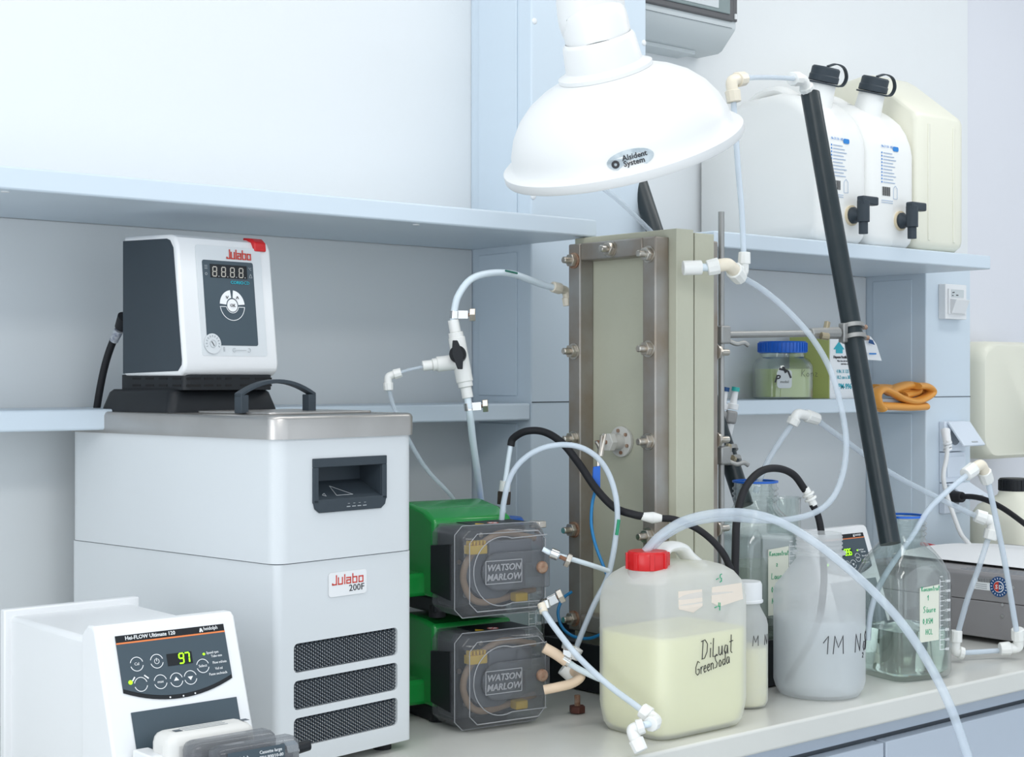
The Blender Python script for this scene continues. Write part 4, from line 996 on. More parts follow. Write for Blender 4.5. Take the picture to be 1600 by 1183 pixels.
def wraptext(txt, x, y, size, m, bold=0, shear=0, align='CENTER'):
    cu = bpy.data.curves.new('t', 'FONT'); cu.body = txt; cu.size = size; cu.align_x = align; cu.offset = bold; cu.resolution_u = 2; cu.shear = shear
    o = bpy.data.objects.new('t', cu); COL.objects.link(o); bpy.context.view_layer.update()
    me = bpy.data.meshes.new_from_object(o.evaluated_get(bpy.context.evaluated_depsgraph_get())); bpy.data.objects.remove(o)
    for v in me.vertices: v.co = domemap(v.co.x + x, v.co.y + y, .0016)
    me.materials.clear(); me.materials.append(m); o = bpy.data.objects.new('sticker_lettering', me); COL.objects.link(o); o.parent = HD
wraptext('Alsident', .006, .0005, .0098, INK, .0002); wraptext('System', .004, -.0070, .0098, INK, .0002)
m = MB()
for k in range(16):
    a, b_ = 2 * math.pi * k / 16, 2 * math.pi * (k + 1) / 16
    m.face([domemap(-.020 + q * math.cos(t), -.002 + q * math.sin(t), .0016) for q, t in ((.002, a), (.0052, a), (.0052, b_), (.002, b_))])
m.build('sticker_emblem', INK, HD)

# ============================================================ FUSE BOX ON THE WALL
EB = thing('fuse_box', 'light grey wall distribution box with dark framed window, top centre', 'fuse box', (2.13, WY, Z(.62)))
EI = Matrix.Translation((-2.13, -WY, -Z(.62)))
ex1 = onY(1150, 60, 1.99).x
pf = [(WY, .630), (2.035, .630), (2.025, .634), (1.992, .668), (1.990, .672), (1.990, 1.05), (WY, 1.05)]
MB().prism([V((1.978, y, Z(z))) for y, z in pf], (ex1 - 1.978, 0, 0)).build('case', CASEG, EB, bevel=.002, M=EI)
MB().box((1.985, 1.984, Z(.682)), (ex1 - .012, 1.991, Z(1.04))).build('window_frame', mat('dark_grey_frame', (.10, .10, .105), .4), EB, bevel=.004, M=EI)
MB().box((1.995, 1.981, Z(.694)), (ex1 - .026, 1.985, Z(1.03))).build('window_pane', mat('grey_tinted_pane', (.24, .29, .29), .15), EB, bevel=.002, M=EI)
MB().box((1.997, 1.9795, Z(.700)), (ex1 - .060, 1.9815, Z(.760))).build('breaker_strip', CASEG, EB, bevel=.001, M=EI)
MB().box((ex1 - .012, 1.986, Z(.684)), (ex1 - .001, 1.991, Z(.79))).build('latch', mat('dark_grey_frame', (.10, .10, .105), .4), EB, bevel=.001, M=EI)
MB().box((ex1 - .0095, 1.983, Z(.688)), (ex1 - .0055, 1.987, Z(.698))).build('latch_button', WPLAS, EB, M=EI)
MB().box((1.982, 2.04, Z(.622)), (ex1 - .06, WY, Z(.630))).build('knockout_strip', CASEG, EB, bevel=.001, M=EI)
MB().box((1.979, 1.9895, Z(.6705)), (ex1 - .012, 1.9902, Z(.6712))).build('seam', SEAM, EB, M=EI)

# ============================================================ TANKS ON THE SHELF
SHZ = Z(.251)
def side_tank(x0, x1, label):
    W2 = (x1 - x0) / 2; T = thing('dispensing_tank', label, 'tank', ((x0 + x1) / 2, SHY + .008, SHZ), 0, 'white dispensing tanks with spigots')
    yb = WY - SHY - .025
    # outline in (y,z): round shouldered with carrying handle
    H_ = .285
    ol = [(.012, 0), (.003, .008), (0, .02), (0, .185), (.004, .205), (.012, .225), (.026, .246), (.046, .263), (.07, .277), (.10, H_), (yb - .11, H_ - .003), (yb - .07, H_ - .02), (yb - .035, .235), (yb - .010, .205), (yb, .175), (yb, .02), (yb - .003, .008), (yb - .012, 0)]
    cy, cz = yb / 2, .13
    rr = []
    for k, (x, f) in enumerate(((-W2, .86), (-W2 + .004, .93), (-W2 + .012, .975), (-W2 + .025, 1), (-.004, 1), (-.001, 1.006), (.001, 1.006), (.004, 1), (W2 - .025, 1), (W2 - .012, .975), (W2 - .004, .93), (W2, .86))):
        rr.append([V((x, cy + (y - cy) * (1 - (1 - f) * .55), max(0, cz + (z - cz) * f) if f < 1 else cz + (z - cz) * f)) for y, z in ol])
    MB().ringloft(rr).build('tank_body', PET, T, angle=50)
    # handle bridging the notch at the back
    hp = [V((0, .105, H_ - .006)), V((0, .150, H_ + .016)), V((0, .205, H_ + .006)), V((0, .250, .245)), V((0, .272, .215))]
    cc = catmull(hp); rr = []
    for i, p in enumerate(cc):
        t = (cc[min(i + 1, len(cc) - 1)] - cc[max(i - 1, 0)]).normalized(); nrm = V((1, 0, 0)); s_ = t.cross(nrm)
        rr.append([p + nrm * (.020 * math.cos(a)) + s_ * (.010 * math.sin(a)) for a in [2 * math.pi * k / 14 for k in range(14)]])
    MB().ringloft(rr).build('handle', PET, T)
    # filler neck leaning forward, dark cap with strap
    nd = V((.02, -.30, 1)).normalized(); n0 = V((0, .062, .258)); Mx = Matrix.Translation(n0) @ nd.to_track_quat('Z', 'Y').to_matrix().to_4x4()
    MB().lathe([(.031, -.02), (.027, .012), (.025, .046)], n=32, M=Mx).build('filler_neck', PET, T)
    g = MB().lathe([(.027, .049), (.0285, .050), (.0285, .060), (.027, .062), (.027, .074), (.024, .077), (0, .078)], n=16, M=Mx)
    g.build('dark_cap', ANTH, T, angle=30)
    MB().lathe([(.026, .045), (.031, .045), (.031, .048), (.026, .048)], n=32, M=Mx).build('strap_ring', ANTH, T)
    stp = catmull([Mx @ V(v) for v in ((.004, 0, .079), (.020, -.006, .086), (.038, -.012, .082), (.050, -.014, .066), (.046, -.012, .050), (.028, -.006, .046))])
    sm = MB(); rr = []
    for i, p in enumerate(stp):
        t = (stp[min(i + 1, len(stp) - 1)] - stp[max(i - 1, 0)]).normalized(); nrm = (Mx.to_3x3() @ V((.2, 1, 0))).normalized(); s_ = t.cross(nrm).normalized()
        rr.append([p + nrm * a * .004 + s_ * b_ * .0011 for a, b_ in ((-1, -1), (1, -1), (1, 1), (-1, 1))])
    sm.ringloft(rr).build('cap_strap', ANTH, T)
    # spigot
    sx = W2 * .30; sz = .052
    MB().cyl((sx, .002, sz), (sx, -.004, sz), .019, n=28).build('seal_ring', mat('yellowed_gasket', (.72, .62, .44), .6), T)
    MB().lathe([(.0155, 0), (.0155, .004), (.010, .010), (.008, .022)], n=24, M=frame((sx, -.004, sz), (1, 0, 0), (0, 0, 1))).build('spigot_flange', ANTH, T)
    tp_ = MB().cyl((sx, -.028, sz - .014), (sx, -.028, sz + .026), .0115, n=20); tp_.cyl((sx, -.028, sz - .036), (sx, -.028, sz - .014), .0085, n=20)
    tp_.build('tap_barrel', ANTH, T, bevel=.0008)
    MB().box((sx - .010, -.037, sz + .018), (sx + .036, -.020, sz + .034)).build('tap_lever', ANTH, T, bevel=.003)
    # printed instructions
    lx = -W2 * .50
    pr = Print(frame((lx, -.0008, .085), (1, 0, 0), (0, 0, 1)), T)
    pr.text(BINK, 'No. 21 116 - 102', 0, .104, .0062, squeeze=.8); pr.rect(BINK, .036, .099, .054, .108, .0003, r=.003)
    for k in range(10):
        z_ = .092 - k * .0062; pr.rect(BINK, 0, z_, .003, z_ + .003); pr.line(mat('pale_blue_print', (.30, .42, .62), .6), [(.006, z_ + .0015), (.034 + (k * 7 % 5) * .003, z_ + .0015)], .0012)
    for k in range(12): pr.rect(INK, .003 + k * .0021, .012, .003 + k * .0021 + (.0012 if k % 3 else .0006), .029)
    pr.line(mat('pale_blue_print', (.30, .42, .62), .6), [(.038, .008), (.038, .028), (.044, .033), (.050, .028), (.050, .008), (.038, .008)], .0006)
    for k in range(2): pr.line(mat('pale_blue_print', (.30, .42, .62), .6), [(0, .003 - k * .004), (.036, .003 - k * .004)], .0009)
    pr.done()
    return T
# two alike, then the yellowed one
side_tank(2.262, 2.412, 'white dispensing tank with grey spigot, left of the two alike')
side_tank(2.415, 2.563, 'white dispensing tank with grey spigot, between its twin and the yellowed canister')
Y3 = thing('jerrycan', 'yellowed jerrycan with sloping shoulder at the right end of the tank shelf', 'canister', (2.648, SHY + .008, SHZ))
yb = .295; ol = [(.014, 0), (.003, .008), (0, .02), (0, .262), (.004, .272), (.105, .352), (.118, .360), (.135, .362), (yb - .02, .345), (yb, .30), (yb, .02), (yb - .012, 0)]
rr = []
for x, f in ((-.080, .93), (-.076, .965), (-.066, .99), (-.055, 1), (.055, 1), (.066, .99), (.076, .965), (.080, .93)):
    rr.append([V((x, yb / 2 + (y - yb / 2) * (1 - (1 - f) * .6), max(0, .17 + (z - .17) * f))) for y, z in ol])
jb = MB().ringloft(rr).build('jerrycan_body', PETY, Y3, bevel=.006, angle=50)
MB().box((-.045, -.002, .02), (-.038, .002, .25)).build('moulded_rib', PETY, Y3, bevel=.0015); MB().box((.040, -.002, .02), (.047, .002, .25)).build('moulded_rib', PETY, Y3, bevel=.0015)

# ============================================================ LOWER RIGHT SHELF
SLZ = Z(-.041)
q = onY(1230, 600, 2.0)
JR = thing('sample_jar', 'wide clear jar with blue lid and marker writing on the lower shelf', 'jar', (q.x, 2.012, SLZ), math.radians(-32))
rj = .056
MB().loft([(0, rj * .9, rj * .9, 3), (.004, rj, rj, 3), (.066, rj, rj, 3), (.078, rj * .92, rj * .92, 2.5), (.084, rj * .80, rj * .80, 2), (.096, rj * .80, rj * .80, 2), (.096, rj * .75, rj * .75, 2), (.084, rj * .75, rj * .75, 2), (.076, rj * .88, rj * .88, 2.5), (.064, rj * .95, rj * .95, 3), (.004, rj * .94, rj * .94, 3)], n=48).build('glass_body', GLASS, JR, angle=50)
MB().loft([(.0045, rj * .9, rj * .9, 3), (.060, rj * .93, rj * .93, 3)], n=40).build('liquid', JARL, JR)
li = MB().lathe([(rj * .84, .092), (rj * .86, .094), (rj * .86, .112), (rj * .82, .115), (0, .115)], n=40)
for k in range(40):
    li.box((-.0008, rj * .85, .094), (.0008, rj * .885, .112), Matrix.Rotation(2 * math.pi * k / 40, 4, 'Z'))
li.build('blue_lid', BLUE, JR)
pr = Print(frame((-.030, -rj - .001, .030), (1, 0, 0), (0, 0, 1)), JR)
pr.rect(see('worn_clear_label', (.75, .78, .8), .35), .000, -.008, .030, .028, .0003, r=.006, nm='clear_label'); pr.text(INK, 'P', -.006, .004, .02, bold=.0006, shear=.3); pr.text(INK, 'mobil', .006, .002, .008)
pr.line(INK, [(.004, .030), (.022, .026), (.028, .012)], .004); pr.line(INK, [(.012, .034), (.018, .022)], .005); pr.done()
hand('Konz', lambda a, b_: V((.020 + a, -rj - .0004, b_)), 0, .045, .014, .0008, INK, JR); hand('ED15', lambda a, b_: V((.020 + a, -rj - .0004, b_)), 0, .030, .010, .0008, INK, JR) if all(c in GLY for c in 'ED15') else None
q = onY(1297, 600, 1.965)
BX = thing('film_carton', 'white carton with yellow green side and blue arrow, behind the leaning pipe', 'carton', (q.x, 1.965, SLZ))
MB().box((0, 0, 0), (.115, .105, .128)).build('carton_body', PAPER, BX, bevel=.001)
MB().box((-.0012, .002, .001), (-.0002, .103, .126)).build('printed_side', BOXY, BX)
pr = Print(frame((0, -.0004, 0), (1, 0, 0), (0, 0, 1)), BX)
pr.poly(CINK, [(.010, .100), (.028, .116), (.046, .100), (.040, .100), (.040, .092), (.018, .092), (.018, .100)])
pr.text(INK, 'Dispense Parafilm', .010, .082, .0075, bold=.0002, squeeze=.85); pr.text(INK, 'Wipe clean with damp', .022, .075, .005, squeeze=.8); pr.text(INK, 'cloth before use', .034, .069, .005, squeeze=.8)
pr.text(CINK, '4 IN. X 125 FT.', .020, .052, .0105, squeeze=.8); pr.text(CINK, '10.2 cm x 38.1 m', .020, .040, .0105, squeeze=.8); pr.text(CINK, 'PM-996', .026, .020, .0155, bold=.0003, squeeze=.9); pr.done()
fp = onY(1350, 535, 1.955)
MB().prism([V((.100, -.008, .080)), V((.150, -.016, .078)), V((.140, -.010, .112)), V((.126, -.006, .128)), V((.100, -.002, .128))], (0, .0008, 0)).build('open_flap', PAPER, BX)
pr = Print(frame((.100, -.0125, .08), (1, -.16, 0), (0, 0, 1)), BX); pr.poly(NAVY, [(.008, .034), (.026, .030), (.020, .040), (.010, .042)]); pr.line(BINK, [(.010, .012), (.030, .012)], .003); pr.done()
# orange tubing, folded
ot = MB()
def flat(pts, w_, t_, mb):
    cc = catmull(pts); rr = []
    for i, p in enumerate(cc):
        t = (cc[min(i + 1, len(cc) - 1)] - cc[max(i - 1, 0)]).normalized(); nrm = (V((0, 1, .1)) - t * t.dot(V((0, 1, .1)))).normalized(); s_ = t.cross(nrm)
        rr.append([p + nrm * (w_ * math.cos(a)) + s_ * (t_ * math.sin(a)) for a in [2 * math.pi * k / 16 for k in range(16)]])
    mb.ringloft(rr)
def OP(px, py, y=1.928): return onY(px, py, y)
flat([OP(1372, 634), OP(1395, 635), OP(1420, 636), OP(1446, 635)], .012, .0082, ot)
flat([OP(1378, 640), OP(1371, 630), OP(1369, 616), OP(1378, 608), OP(1392, 613), OP(1408, 622), OP(1428, 627), OP(1446, 621), OP(1455, 612), OP(1448, 604), OP(1432, 603)], .014, .0072, ot)
flat([OP(1368, 607, 1.955), OP(1385, 607, 1.955), OP(1402, 609, 1.955), OP(1420, 612, 1.955), OP(1440, 612, 1.955)], .016, .0090, ot)
flat([OP(1388, 613, 1.945), OP(1402, 606, 1.945), OP(1418, 602, 1.945), OP(1430, 604, 1.945), OP(1430, 612, 1.945), OP(1410, 618, 1.945)], .015, .0085, ot)
ob = ot.build('rubber_tubing', ORG); recentre(ob); tag(ob, 'folded orange rubber tubing draped over the right end of the lower shelf', 'tubing')

# pipettes between the press and the wall
for i, (px, py, m_, lb) in enumerate(((1134, 607, NAVY, 'pipette with dark blue push button beside the press'), (1150, 607, TEAL, 'pipette with teal push button beside the press'))):
    T_ = P(px, py - 2, 2.62); Dn = P(px - 16, py + 92, 2.62)
    d = (Dn - T_).normalized(); Pp = thing('pipette', lb, 'pipette', T_ + d * .14, 0, 'pipettes hanging beside the press'); I = Matrix.Translation(-(T_ + d * .14))
    MB().cyl(T_, T_ + d * .007, .0068, n=18).build('push_button', m_, Pp, M=I)
    MB().cyl(T_ + d * .007, T_ + d * .030, .0052, .0060, n=18).build('plunger', WPLAS, Pp, M=I)
    g = MB().cyl(T_ + d * .028, T_ + d * .038, .0095, n=18); g.build('adjusting_ring', WPLAS, Pp, bevel=.001, M=I)
    MB().box((-.012, -.009, -.022), (.012, .009, .0)).build('grip', mat('grey_grip', (.30, .30, .30), .5), Pp, bevel=.004, M=I @ Matrix.Translation(T_ + d * .040) @ (-d).to_track_quat('Z', 'Y').to_matrix().to_4x4())
    MB().cyl(T_ + d * .060, T_ + d * .14, .0078, .004, n=18).build('shaft', WPLAS, Pp, M=I)

# ============================================================ WALL PLATES ON THE RIGHT COLUMN
def wb(px0, py0, px1, py1):
    a = onY(px0, py0, COLY); c = onY(px1, py1, COLY); return a.x, c.z, c.x, a.z
x0, z0, x1, z1 = wb(1466, 444, 1499, 500)
SW = thing('light_switch', 'white thermostat rocker plate high on the right column', 'switch', (x0, COLY, z0))
h_, w__ = z1 - z0, x1 - x0
MB().box((0, -.018, 0), (w__, 0, h_)).build('plate', WPLAS, SW, bevel=.0015)
MB().box((.008, -.021, .010), (w__ - .006, -.018, h_ - .010)).build('inner_frame', WPLAS, SW, bevel=.001)
MB().prism([V((.014, -.021, .012)), V((.014, -.024, .012)), V((.014, -.036, h_ * .55)), V((.014, -.021, h_ * .58))], (w__ - .028, 0, 0)).build('rocker', WPLAS, SW, bevel=.001)
pr = Print(frame((.016, -.0213, h_ * .62), (1, 0, 0), (0, 0, 1)), SW); pr.rect(CASEG, 0, 0, w__ - .032, .017, .0003, nm='label_window')
pr.line(INK, [(.004, .010), (.012, .011)], .002, .0008); pr.line(INK, [(.018, .005), (.026, .005)], .002, .0008); pr.line(INK, [(.003, .004), (.008, .004)], .0018, .0008); pr.done()
x0, z0, x1, z1 = wb(1467, 658, 1500, 800)
SK = thing('socket_strip', 'white triple wall socket column with hinged covers, two of them open', 'socket', (x0, COLY, z0))
h_, w__ = z1 - z0, x1 - x0
for k in range(3):
    a = h_ * (1 - (k + 1) / 3)
    MB().box((0, -.014, a + .001), (w__, 0, a + h_ / 3 - .001)).build('socket_plate', mat('bluish_white_plastic', (.68, .74, .82), .35), SK, bevel=.0015)
    if k != 1:
        an = 38 if k == 0 else 62; t_ = math.radians(an); L_ = h_ / 3 * .95
        Mx = Matrix.Translation((w__ * .12, -.015, a + h_ / 3 - .003)) @ Matrix.Rotation(-t_, 4, 'X')
        MB().box((0, -.003, -L_), (w__ * 1.02, .002, 0)).build('hinged_cover', mat('bluish_white_plastic', (.68, .74, .82), .35), SK, bevel=.0015, M=Mx)
        pr = Print(Mx @ frame((w__ * .45, -.0034, -L_ + .005), (1, 0, 0), (0, 0, 1)), SK); pr.line(GRINK, [(0, .003), (.022, .003)], .003); pr.done()
        MB().cyl((w__ * .5, -.013, a + h_ / 6), (w__ * .5, -.0145, a + h_ / 6), .019, n=24).build('socket_well', DARKGAP, SK)
    else:
        MB().box((.008, -.016, a + .012), (w__ - .008, -.014, a + h_ / 3 - .010)).build('blank_cover', mat('bluish_white_plastic', (.68, .74, .82), .35), SK, bevel=.001)
w1 = MB().tube([P(1481, 690, 3.28), P(1479, 715, 3.27), P(1474, 745, 3.26), P(1480, 775, 3.26), P(1490, 805, 3.24), P(1502, 835, 3.22), P(1516, 853, 3.2), P(1530, 880, 3.25)], .0048).build('mains_cable', mat('white_cable', (.74, .75, .75), .5))
recentre(w1); tag(w1, 'white power cord plugged into the topmost socket of the right column', 'cord'); CI = Matrix.Translation(-w1.location)
MB().cyl(P(1477, 672, 3.30), P(1481, 698, 3.28), .010, .0085, n=14).build('plug', WPLAS, w1, M=CI)
for k in range(3): MB().cyl(P(1480, 691 + k * 5, 3.28), P(1481, 694 + k * 5, 3.28), .0098, n=12).build('plug_rib', WPLAS, w1, M=CI)
w2_ = MB().tube([P(1490, 777, 3.28), P(1516, 776, 3.24), P(1540, 781, 3.2), P(1568, 795, 3.15), P(1600, 818, 3.1), P(1640, 850, 3.05)], .0058).build('mains_cable', RUBBER)
recentre(w2_); tag(w2_, 'black power cord plugged into the lowest socket, running off to the right', 'cord'); CI = Matrix.Translation(-w2_.location)
MB().cyl(P(1481, 776, 3.30), P(1504, 777, 3.26), .014, .011, n=14).build('plug', RUBBER, w2_, bevel=.002, M=CI)

# ============================================================ GREY INSTRUMENT, RIGHT
IX0 = 2.485; IT = Z(-.352)
I_ = thing('power_supply', 'warm grey metal instrument box with barcode and round blue sticker', 'power supply', (2.72, 1.60, BENCH))
II = Matrix.Translation((-2.72, -1.60, -BENCH)); Y0, Y1 = 1.405, 1.845
MB().box((IX0, Y0, BENCH + .010), (2.95, Y1, IT - .052)).build('lower_case', GREYBOX, I_, bevel=.0015, M=II)
MB().prism([V((IX0, Y0, IT - .051)), V((IX0, Y0, IT - .006)), V((IX0 + .006, Y0, IT)), V((2.95, Y0, IT)), V((2.95, Y0, IT - .051))], (0, Y1 - Y0, 0)).build('cover', GREYBOX, I_, bevel=.0015, M=II)
for a, c in ((IX0 + .03, Y0 + .03), (IX0 + .03, Y1 - .03), (2.92, Y0 + .03), (2.92, Y1 - .03)): MB().cyl((a, c, BENCH), (a, c, BENCH + .011), .013).build('foot', RUBBER, I_, M=II)
for k in range(3): MB().box((IX0 + .015 + k * .018, Y0 + .02, IT - .0002), (IX0 + .019 + k * .018, Y1 - .2, IT + .0006)).build('top_groove', DARKGAP, I_, M=II)
for px, py in ((1567, 945), (1567, 963), (1584, 918)):
    q = onX(px, py, IX0); MB().cyl(q, q - V((.002, 0, 0)), .003, n=12).build('case_screw', CHROME, I_, M=II)
q = onX(1521, 902, IX0); q2 = onX(1547, 923, IX0)
pr = Print(II @ frame((IX0 - .0004, q.y, q2.z), (0, -1, 0), (0, 0, 1)), I_); W9 = q.y - q2.y
pr.rect(PAPER, 0, 0, W9, q.z - q2.z, .0004, nm='barcode_label'); pr.done()
pr = Print(II @ frame((IX0 - .001, q.y, q2.z), (0, -1, 0), (0, 0, 1)), I_)
for k in range(12): pr.rect(INK, .010 + k * .0022, .014, .0112 + k * .0022, .021)
for k in range(3): pr.line(GRINK, [(.006, .003 + k * .0035), (W9 - .006, .003 + k * .0035)], .0012)
pr.done()
q = onX(1561, 917, IX0)
pr = Print(II @ frame((IX0 - .0004, q.y, q.z), (0, -1, 0), (0, 0, 1)), I_)
pr.disc(NAVY, 0, 0, .0185, .0004, 28, nm='round_sticker'); pr.done()
pr = Print(II @ frame((IX0 - .001, q.y, q.z), (0, -1, 0), (0, 0, 1)), I_)
pr.disc(WINK, 0, 0, .0105, .0003)
for k in range(18): a = 2 * math.pi * k / 18; pr.line(WINK, [(.0135 * math.cos(a), .0135 * math.sin(a)), (.0165 * math.cos(a), .0165 * math.sin(a))], .0013)
pr.done()
pr = Print(II @ frame((IX0 - .0014, q.y, q.z), (0, -1, 0), (0, 0, 1)), I_)
pr.disc(RINK, -.001, 0, .009, .0003, 24); pr.poly(NAVY, [(0, -.0088), (.005, -.0072), (.0085, -.003), (.0085, .003), (.005, .0072), (0, .0088)], .0005); pr.done()
pr = Print(II @ frame((IX0 - .0021, q.y, q.z), (0, -1, 0), (0, 0, 1)), I_)
pr.text(WINK, 'S', -.0062, -.0038, .0105, bold=.0002); pr.text(WINK, 'D', .0006, -.0038, .0105, bold=.0002); pr.done()
pa = MB(); rr = []
for i in range(9):
    t = i / 8; x = 2.56 + .36 * t; rr.append([V((x, 1.42, IT + .0035 + .012 * math.sin(t * 3.1))), V((x, 1.84, IT + .0035 + .010 * math.sin(t * 3.1 + .3))), V((x, 1.84, IT + .0043 + .010 * math.sin(t * 3.1 + .3))), V((x, 1.42, IT + .0043 + .012 * math.sin(t * 3.1)))])
o = pa.ringloft(rr).build('paper_sheet', PAPER); recentre(o); tag(o, 'white paper sheets lying on the grey instrument', 'paper')
for m_, nm, pts in ((REDW, 'thin red cable lying along the paper on the grey instrument', ((1440, 850), (1475, 857), (1520, 864), (1560, 870), (1600, 878), (1640, 880))), (BLUEW, 'thin blue cable lying beside the red one on the grey instrument', ((1440, 860), (1475, 863), (1520, 869), (1560, 877), (1585, 874), (1640, 872)))):
    pp = []
    for px, py in pts:
        r = ray(px, py); t = (IT + .006 - CZ) / r.z; pp.append(V((0, 0, CZ)) + r * t)
    o = MB().tube(pp, .0042, n=8).build('lab_cable', m_); recentre(o); tag(o, nm, 'cable')

# jug with black cap, and tank on the wall at the right edge
q = P(1585, 800, 3.45)
JG = thing('plastic_jug', 'translucent jug with ribbed black cap behind the grey instrument', 'jug', (q.x, q.y, BENCH))
MB().loft([(0, .075, .075, 4), (.006, .085, .085, 4), (.17, .085, .085, 4), (.20, .07, .07, 3), (.222, .036, .036, 2), (.240, .030, .030, 2)], n=48).build('jug_body', PETY, JG, angle=50)
g = MB().lathe([(.032, .230), (.0335, .232), (.0335, .256), (.031, .259), (0, .259)], n=28)
for k in range(24): g.box((-.0012, .0325, .232), (.0012, .0348, .255), Matrix.Rotation(2 * math.pi * k / 24, 4, 'Z'))
g.build('black_cap', BLACK, JG)
WT = thing('wall_tank', 'pale translucent tank with rounded corners on the wall at the right edge', 'tank', (3.20, WY - .002, Z(-.185)))
rr = []
for y, f in ((0, .97), (-.006, 1), (-.10, 1), (-.115, .98), (-.125, .93)):
    ring = rr_(-.115 * f, -.02, .14 * f, .25, .05, y); rr.append([V((p.x, y, .115 + (p.y - .115) * f + .02)) for p in ring])
MB().ringloft(rr).build('tank_body', PETY, WT, angle=50)

# ============================================================ TUBING AND FITTINGS
def hose(label, pts, wpx, m, cat='tube', name='flexible_tube', r=None, n=12):
    pp = [P(*p) if not isinstance(p, Vector) else p for p in pts]
    dm = sum(p.x * FX + p.y * FY for p in pp) / len(pp)
    o = MB().tube(pp, r or wpx / 2 * dm / FOC, n=n).build(name, m); recentre(o); return tag(o, label, cat)
def elbow(label, A, B, C, r, m=None, name='tube_elbow', m2=None):
    """two nuts joined by a bent body; A, C are the outer ends and B the corner"""
    m = m or NYLON; A, B, C = V(A), V(B), V(C)
    E = thing(name, label, 'fitting', B); I = Matrix.Translation(-B)
    a, c = (A - B), (C - B)
    k = [B + a * .62, B + a * .30, B + (a + c) * .06, B + c * .30, B + c * .62]
    MB().tube(k, r * .82, n=16).build('bent_body', m2 or m, E, M=I)
    for d in (a, c):
        MB().cyl(B + d * .45, B + d, r * 1.08, r * 1.0, n=10).build('union_nut', m, E, bevel=r * .12, M=I)
    return E
# --- group a: valve left of the press
fitp = [P(888, 480, 2.47), P(884, 455, 2.47), P(868, 450, 2.46)]
elbow('pale fitting on the back of the press where the left tube ends', P(888, 478, 2.47), P(885, 454, 2.47), P(863, 448, 2.45), .0085, NYLONY)
hose('milky tube arching from the press back to the black lever valve', [(863, 449, 2.45), (840, 442, 2.43), (800, 428, 2.38), (765, 427, 2.34), (735, 437, 2.31), (716, 462, 2.30), (710, 485, 2.30), (708, 505, 2.30)], 11, TUBEW)
Vv = thing('three_way_valve', 'white three-way valve with black lever hanging left of the press', 'valve', P(716, 560, 2.30)); I = Matrix.Translation(-V(Vv.location))
va = P(708, 500, 2.30); vb = P(731, 622, 2.30); dv = (vb - va)
MB().cyl(va + dv * .22, va + dv * .80, .0125, n=20).build('valve_body', NYLON, Vv, bevel=.002, M=I)
for k0, k1, rr9 in ((0, .16, .0085), (.16, .26, .0112), (.74, .86, .0112), (.86, 1, .0085)): MB().cyl(va + dv * k0, va + dv * k1, rr9, n=14).build('hose_nut', NYLON, Vv, bevel=.001, M=I)
vc = P(719, 565, 2.30); vd_ = P(660, 572, 2.29); dd = vd_ - vc
MB().cyl(vc, vc + dd * .62, .0115, n=18).build('side_branch', NYLON, Vv, bevel=.001, M=I)
MB().cyl(vc + dd * .60, vc + dd * .74, .0095, n=14).build('hose_nut', NYLON, Vv, bevel=.001, M=I); MB().cyl(vc + dd * .74, vc + dd, .0078, n=14).build('hose_nut', NYLON, Vv, bevel=.001, M=I)
lc = P(715, 553, 2.275); MB().cyl(P(716, 556, 2.30), lc, .0125, n=24).build('lever_hub', BLACK, Vv, bevel=.001, M=I)
tv = (P(711, 532, 2.262), P(715, 553, 2.262), P(719, 577, 2.262))
MB().ringloft([[p + V((FY, -FX, 0)) * a * w9 + V((0, 0, 1)) * 0 + V((-FX, -FY, 0)) * b_ * .006 for a, b_ in ((-1, -1), (1, -1), (1, 1), (-1, 1))] for p, w9 in ((tv[0], .0035), (tv[1], .0085), (tv[2], .0035))]).build('black_lever', BLACK, Vv, bevel=.001, M=I)
elbow('small white elbow at the far left end of the valve branch', P(627, 582, 2.27), P(606, 588, 2.27), P(607, 610, 2.27), .0070)
hose('short clear tube between the small left elbow and the valve', [(625, 582, 2.27), (642, 577, 2.28), (662, 573, 2.29)], 5, CLEAR)
hose('thin clear tube sagging from the small left elbow behind the circulator', [(607, 608, 2.27), (617, 640, 2.28), (640, 690, 2.30), (668, 735, 2.32), (705, 775, 2.34), (725, 810, 2.36)], 7, CLEAR)
hose('milky tube dropping from the valve behind the green pumps', [(730, 618, 2.30), (734, 645, 2.30), (739, 690, 2.33), (746, 740, 2.37), (752, 790, 2.42), (754, 830, 2.50)], 11, TUBEW)
def hclamp(label, c, d, side, wing='hex'):
    """metal hose clip with a hexagonal thumb screw at the side"""
    c = V(c); d = V(d).normalized(); sd = V(side); C = thing('hose_clip', label, 'hose clip', c); L = sd.length; s_ = sd.normalized()
    q_ = d.to_track_quat('Z', 'Y').to_matrix().to_4x4()
    MB().lathe([(.0058, -.0055), (.0072, -.0055), (.0072, .0055), (.0058, .0055), (.0058, -.0055)], n=20, M=q_, cap0=False, cap1=False).build('band', CHROME, C)
    F_ = frame((0, 0, 0), s_, d)
    MB().box((.005, -.0062, .0030), (L * .66, .0062, .0042), F_).box((.005, -.0062, -.0042), (L * .66, .0062, -.0030), F_).build('clip_jaw', CHROME, C, bevel=.0005)
    MB().cyl(s_ * .008, s_ * (L * .8), .0028, n=10).build('screw_shank', RUST, C)
    MB().cyl(s_ * (L * .72), s_ * L, .0105, n=6).build('hex_thumb_screw', wing if not isinstance(wing, str) else BOLT, C, bevel=.0008)
    return C
Rr = V((FY, -FX, 0))
hclamp('chrome hose clip above the black lever valve', P(710, 492, 2.30), P(710, 480, 2.30) - P(709, 500, 2.30), Rr * .031)
hclamp('chrome hose clip below the black lever valve', P(732, 636, 2.30), P(732, 630, 2.30) - P(734, 645, 2.30), Rr * .029 + V((0, 0, .002)))
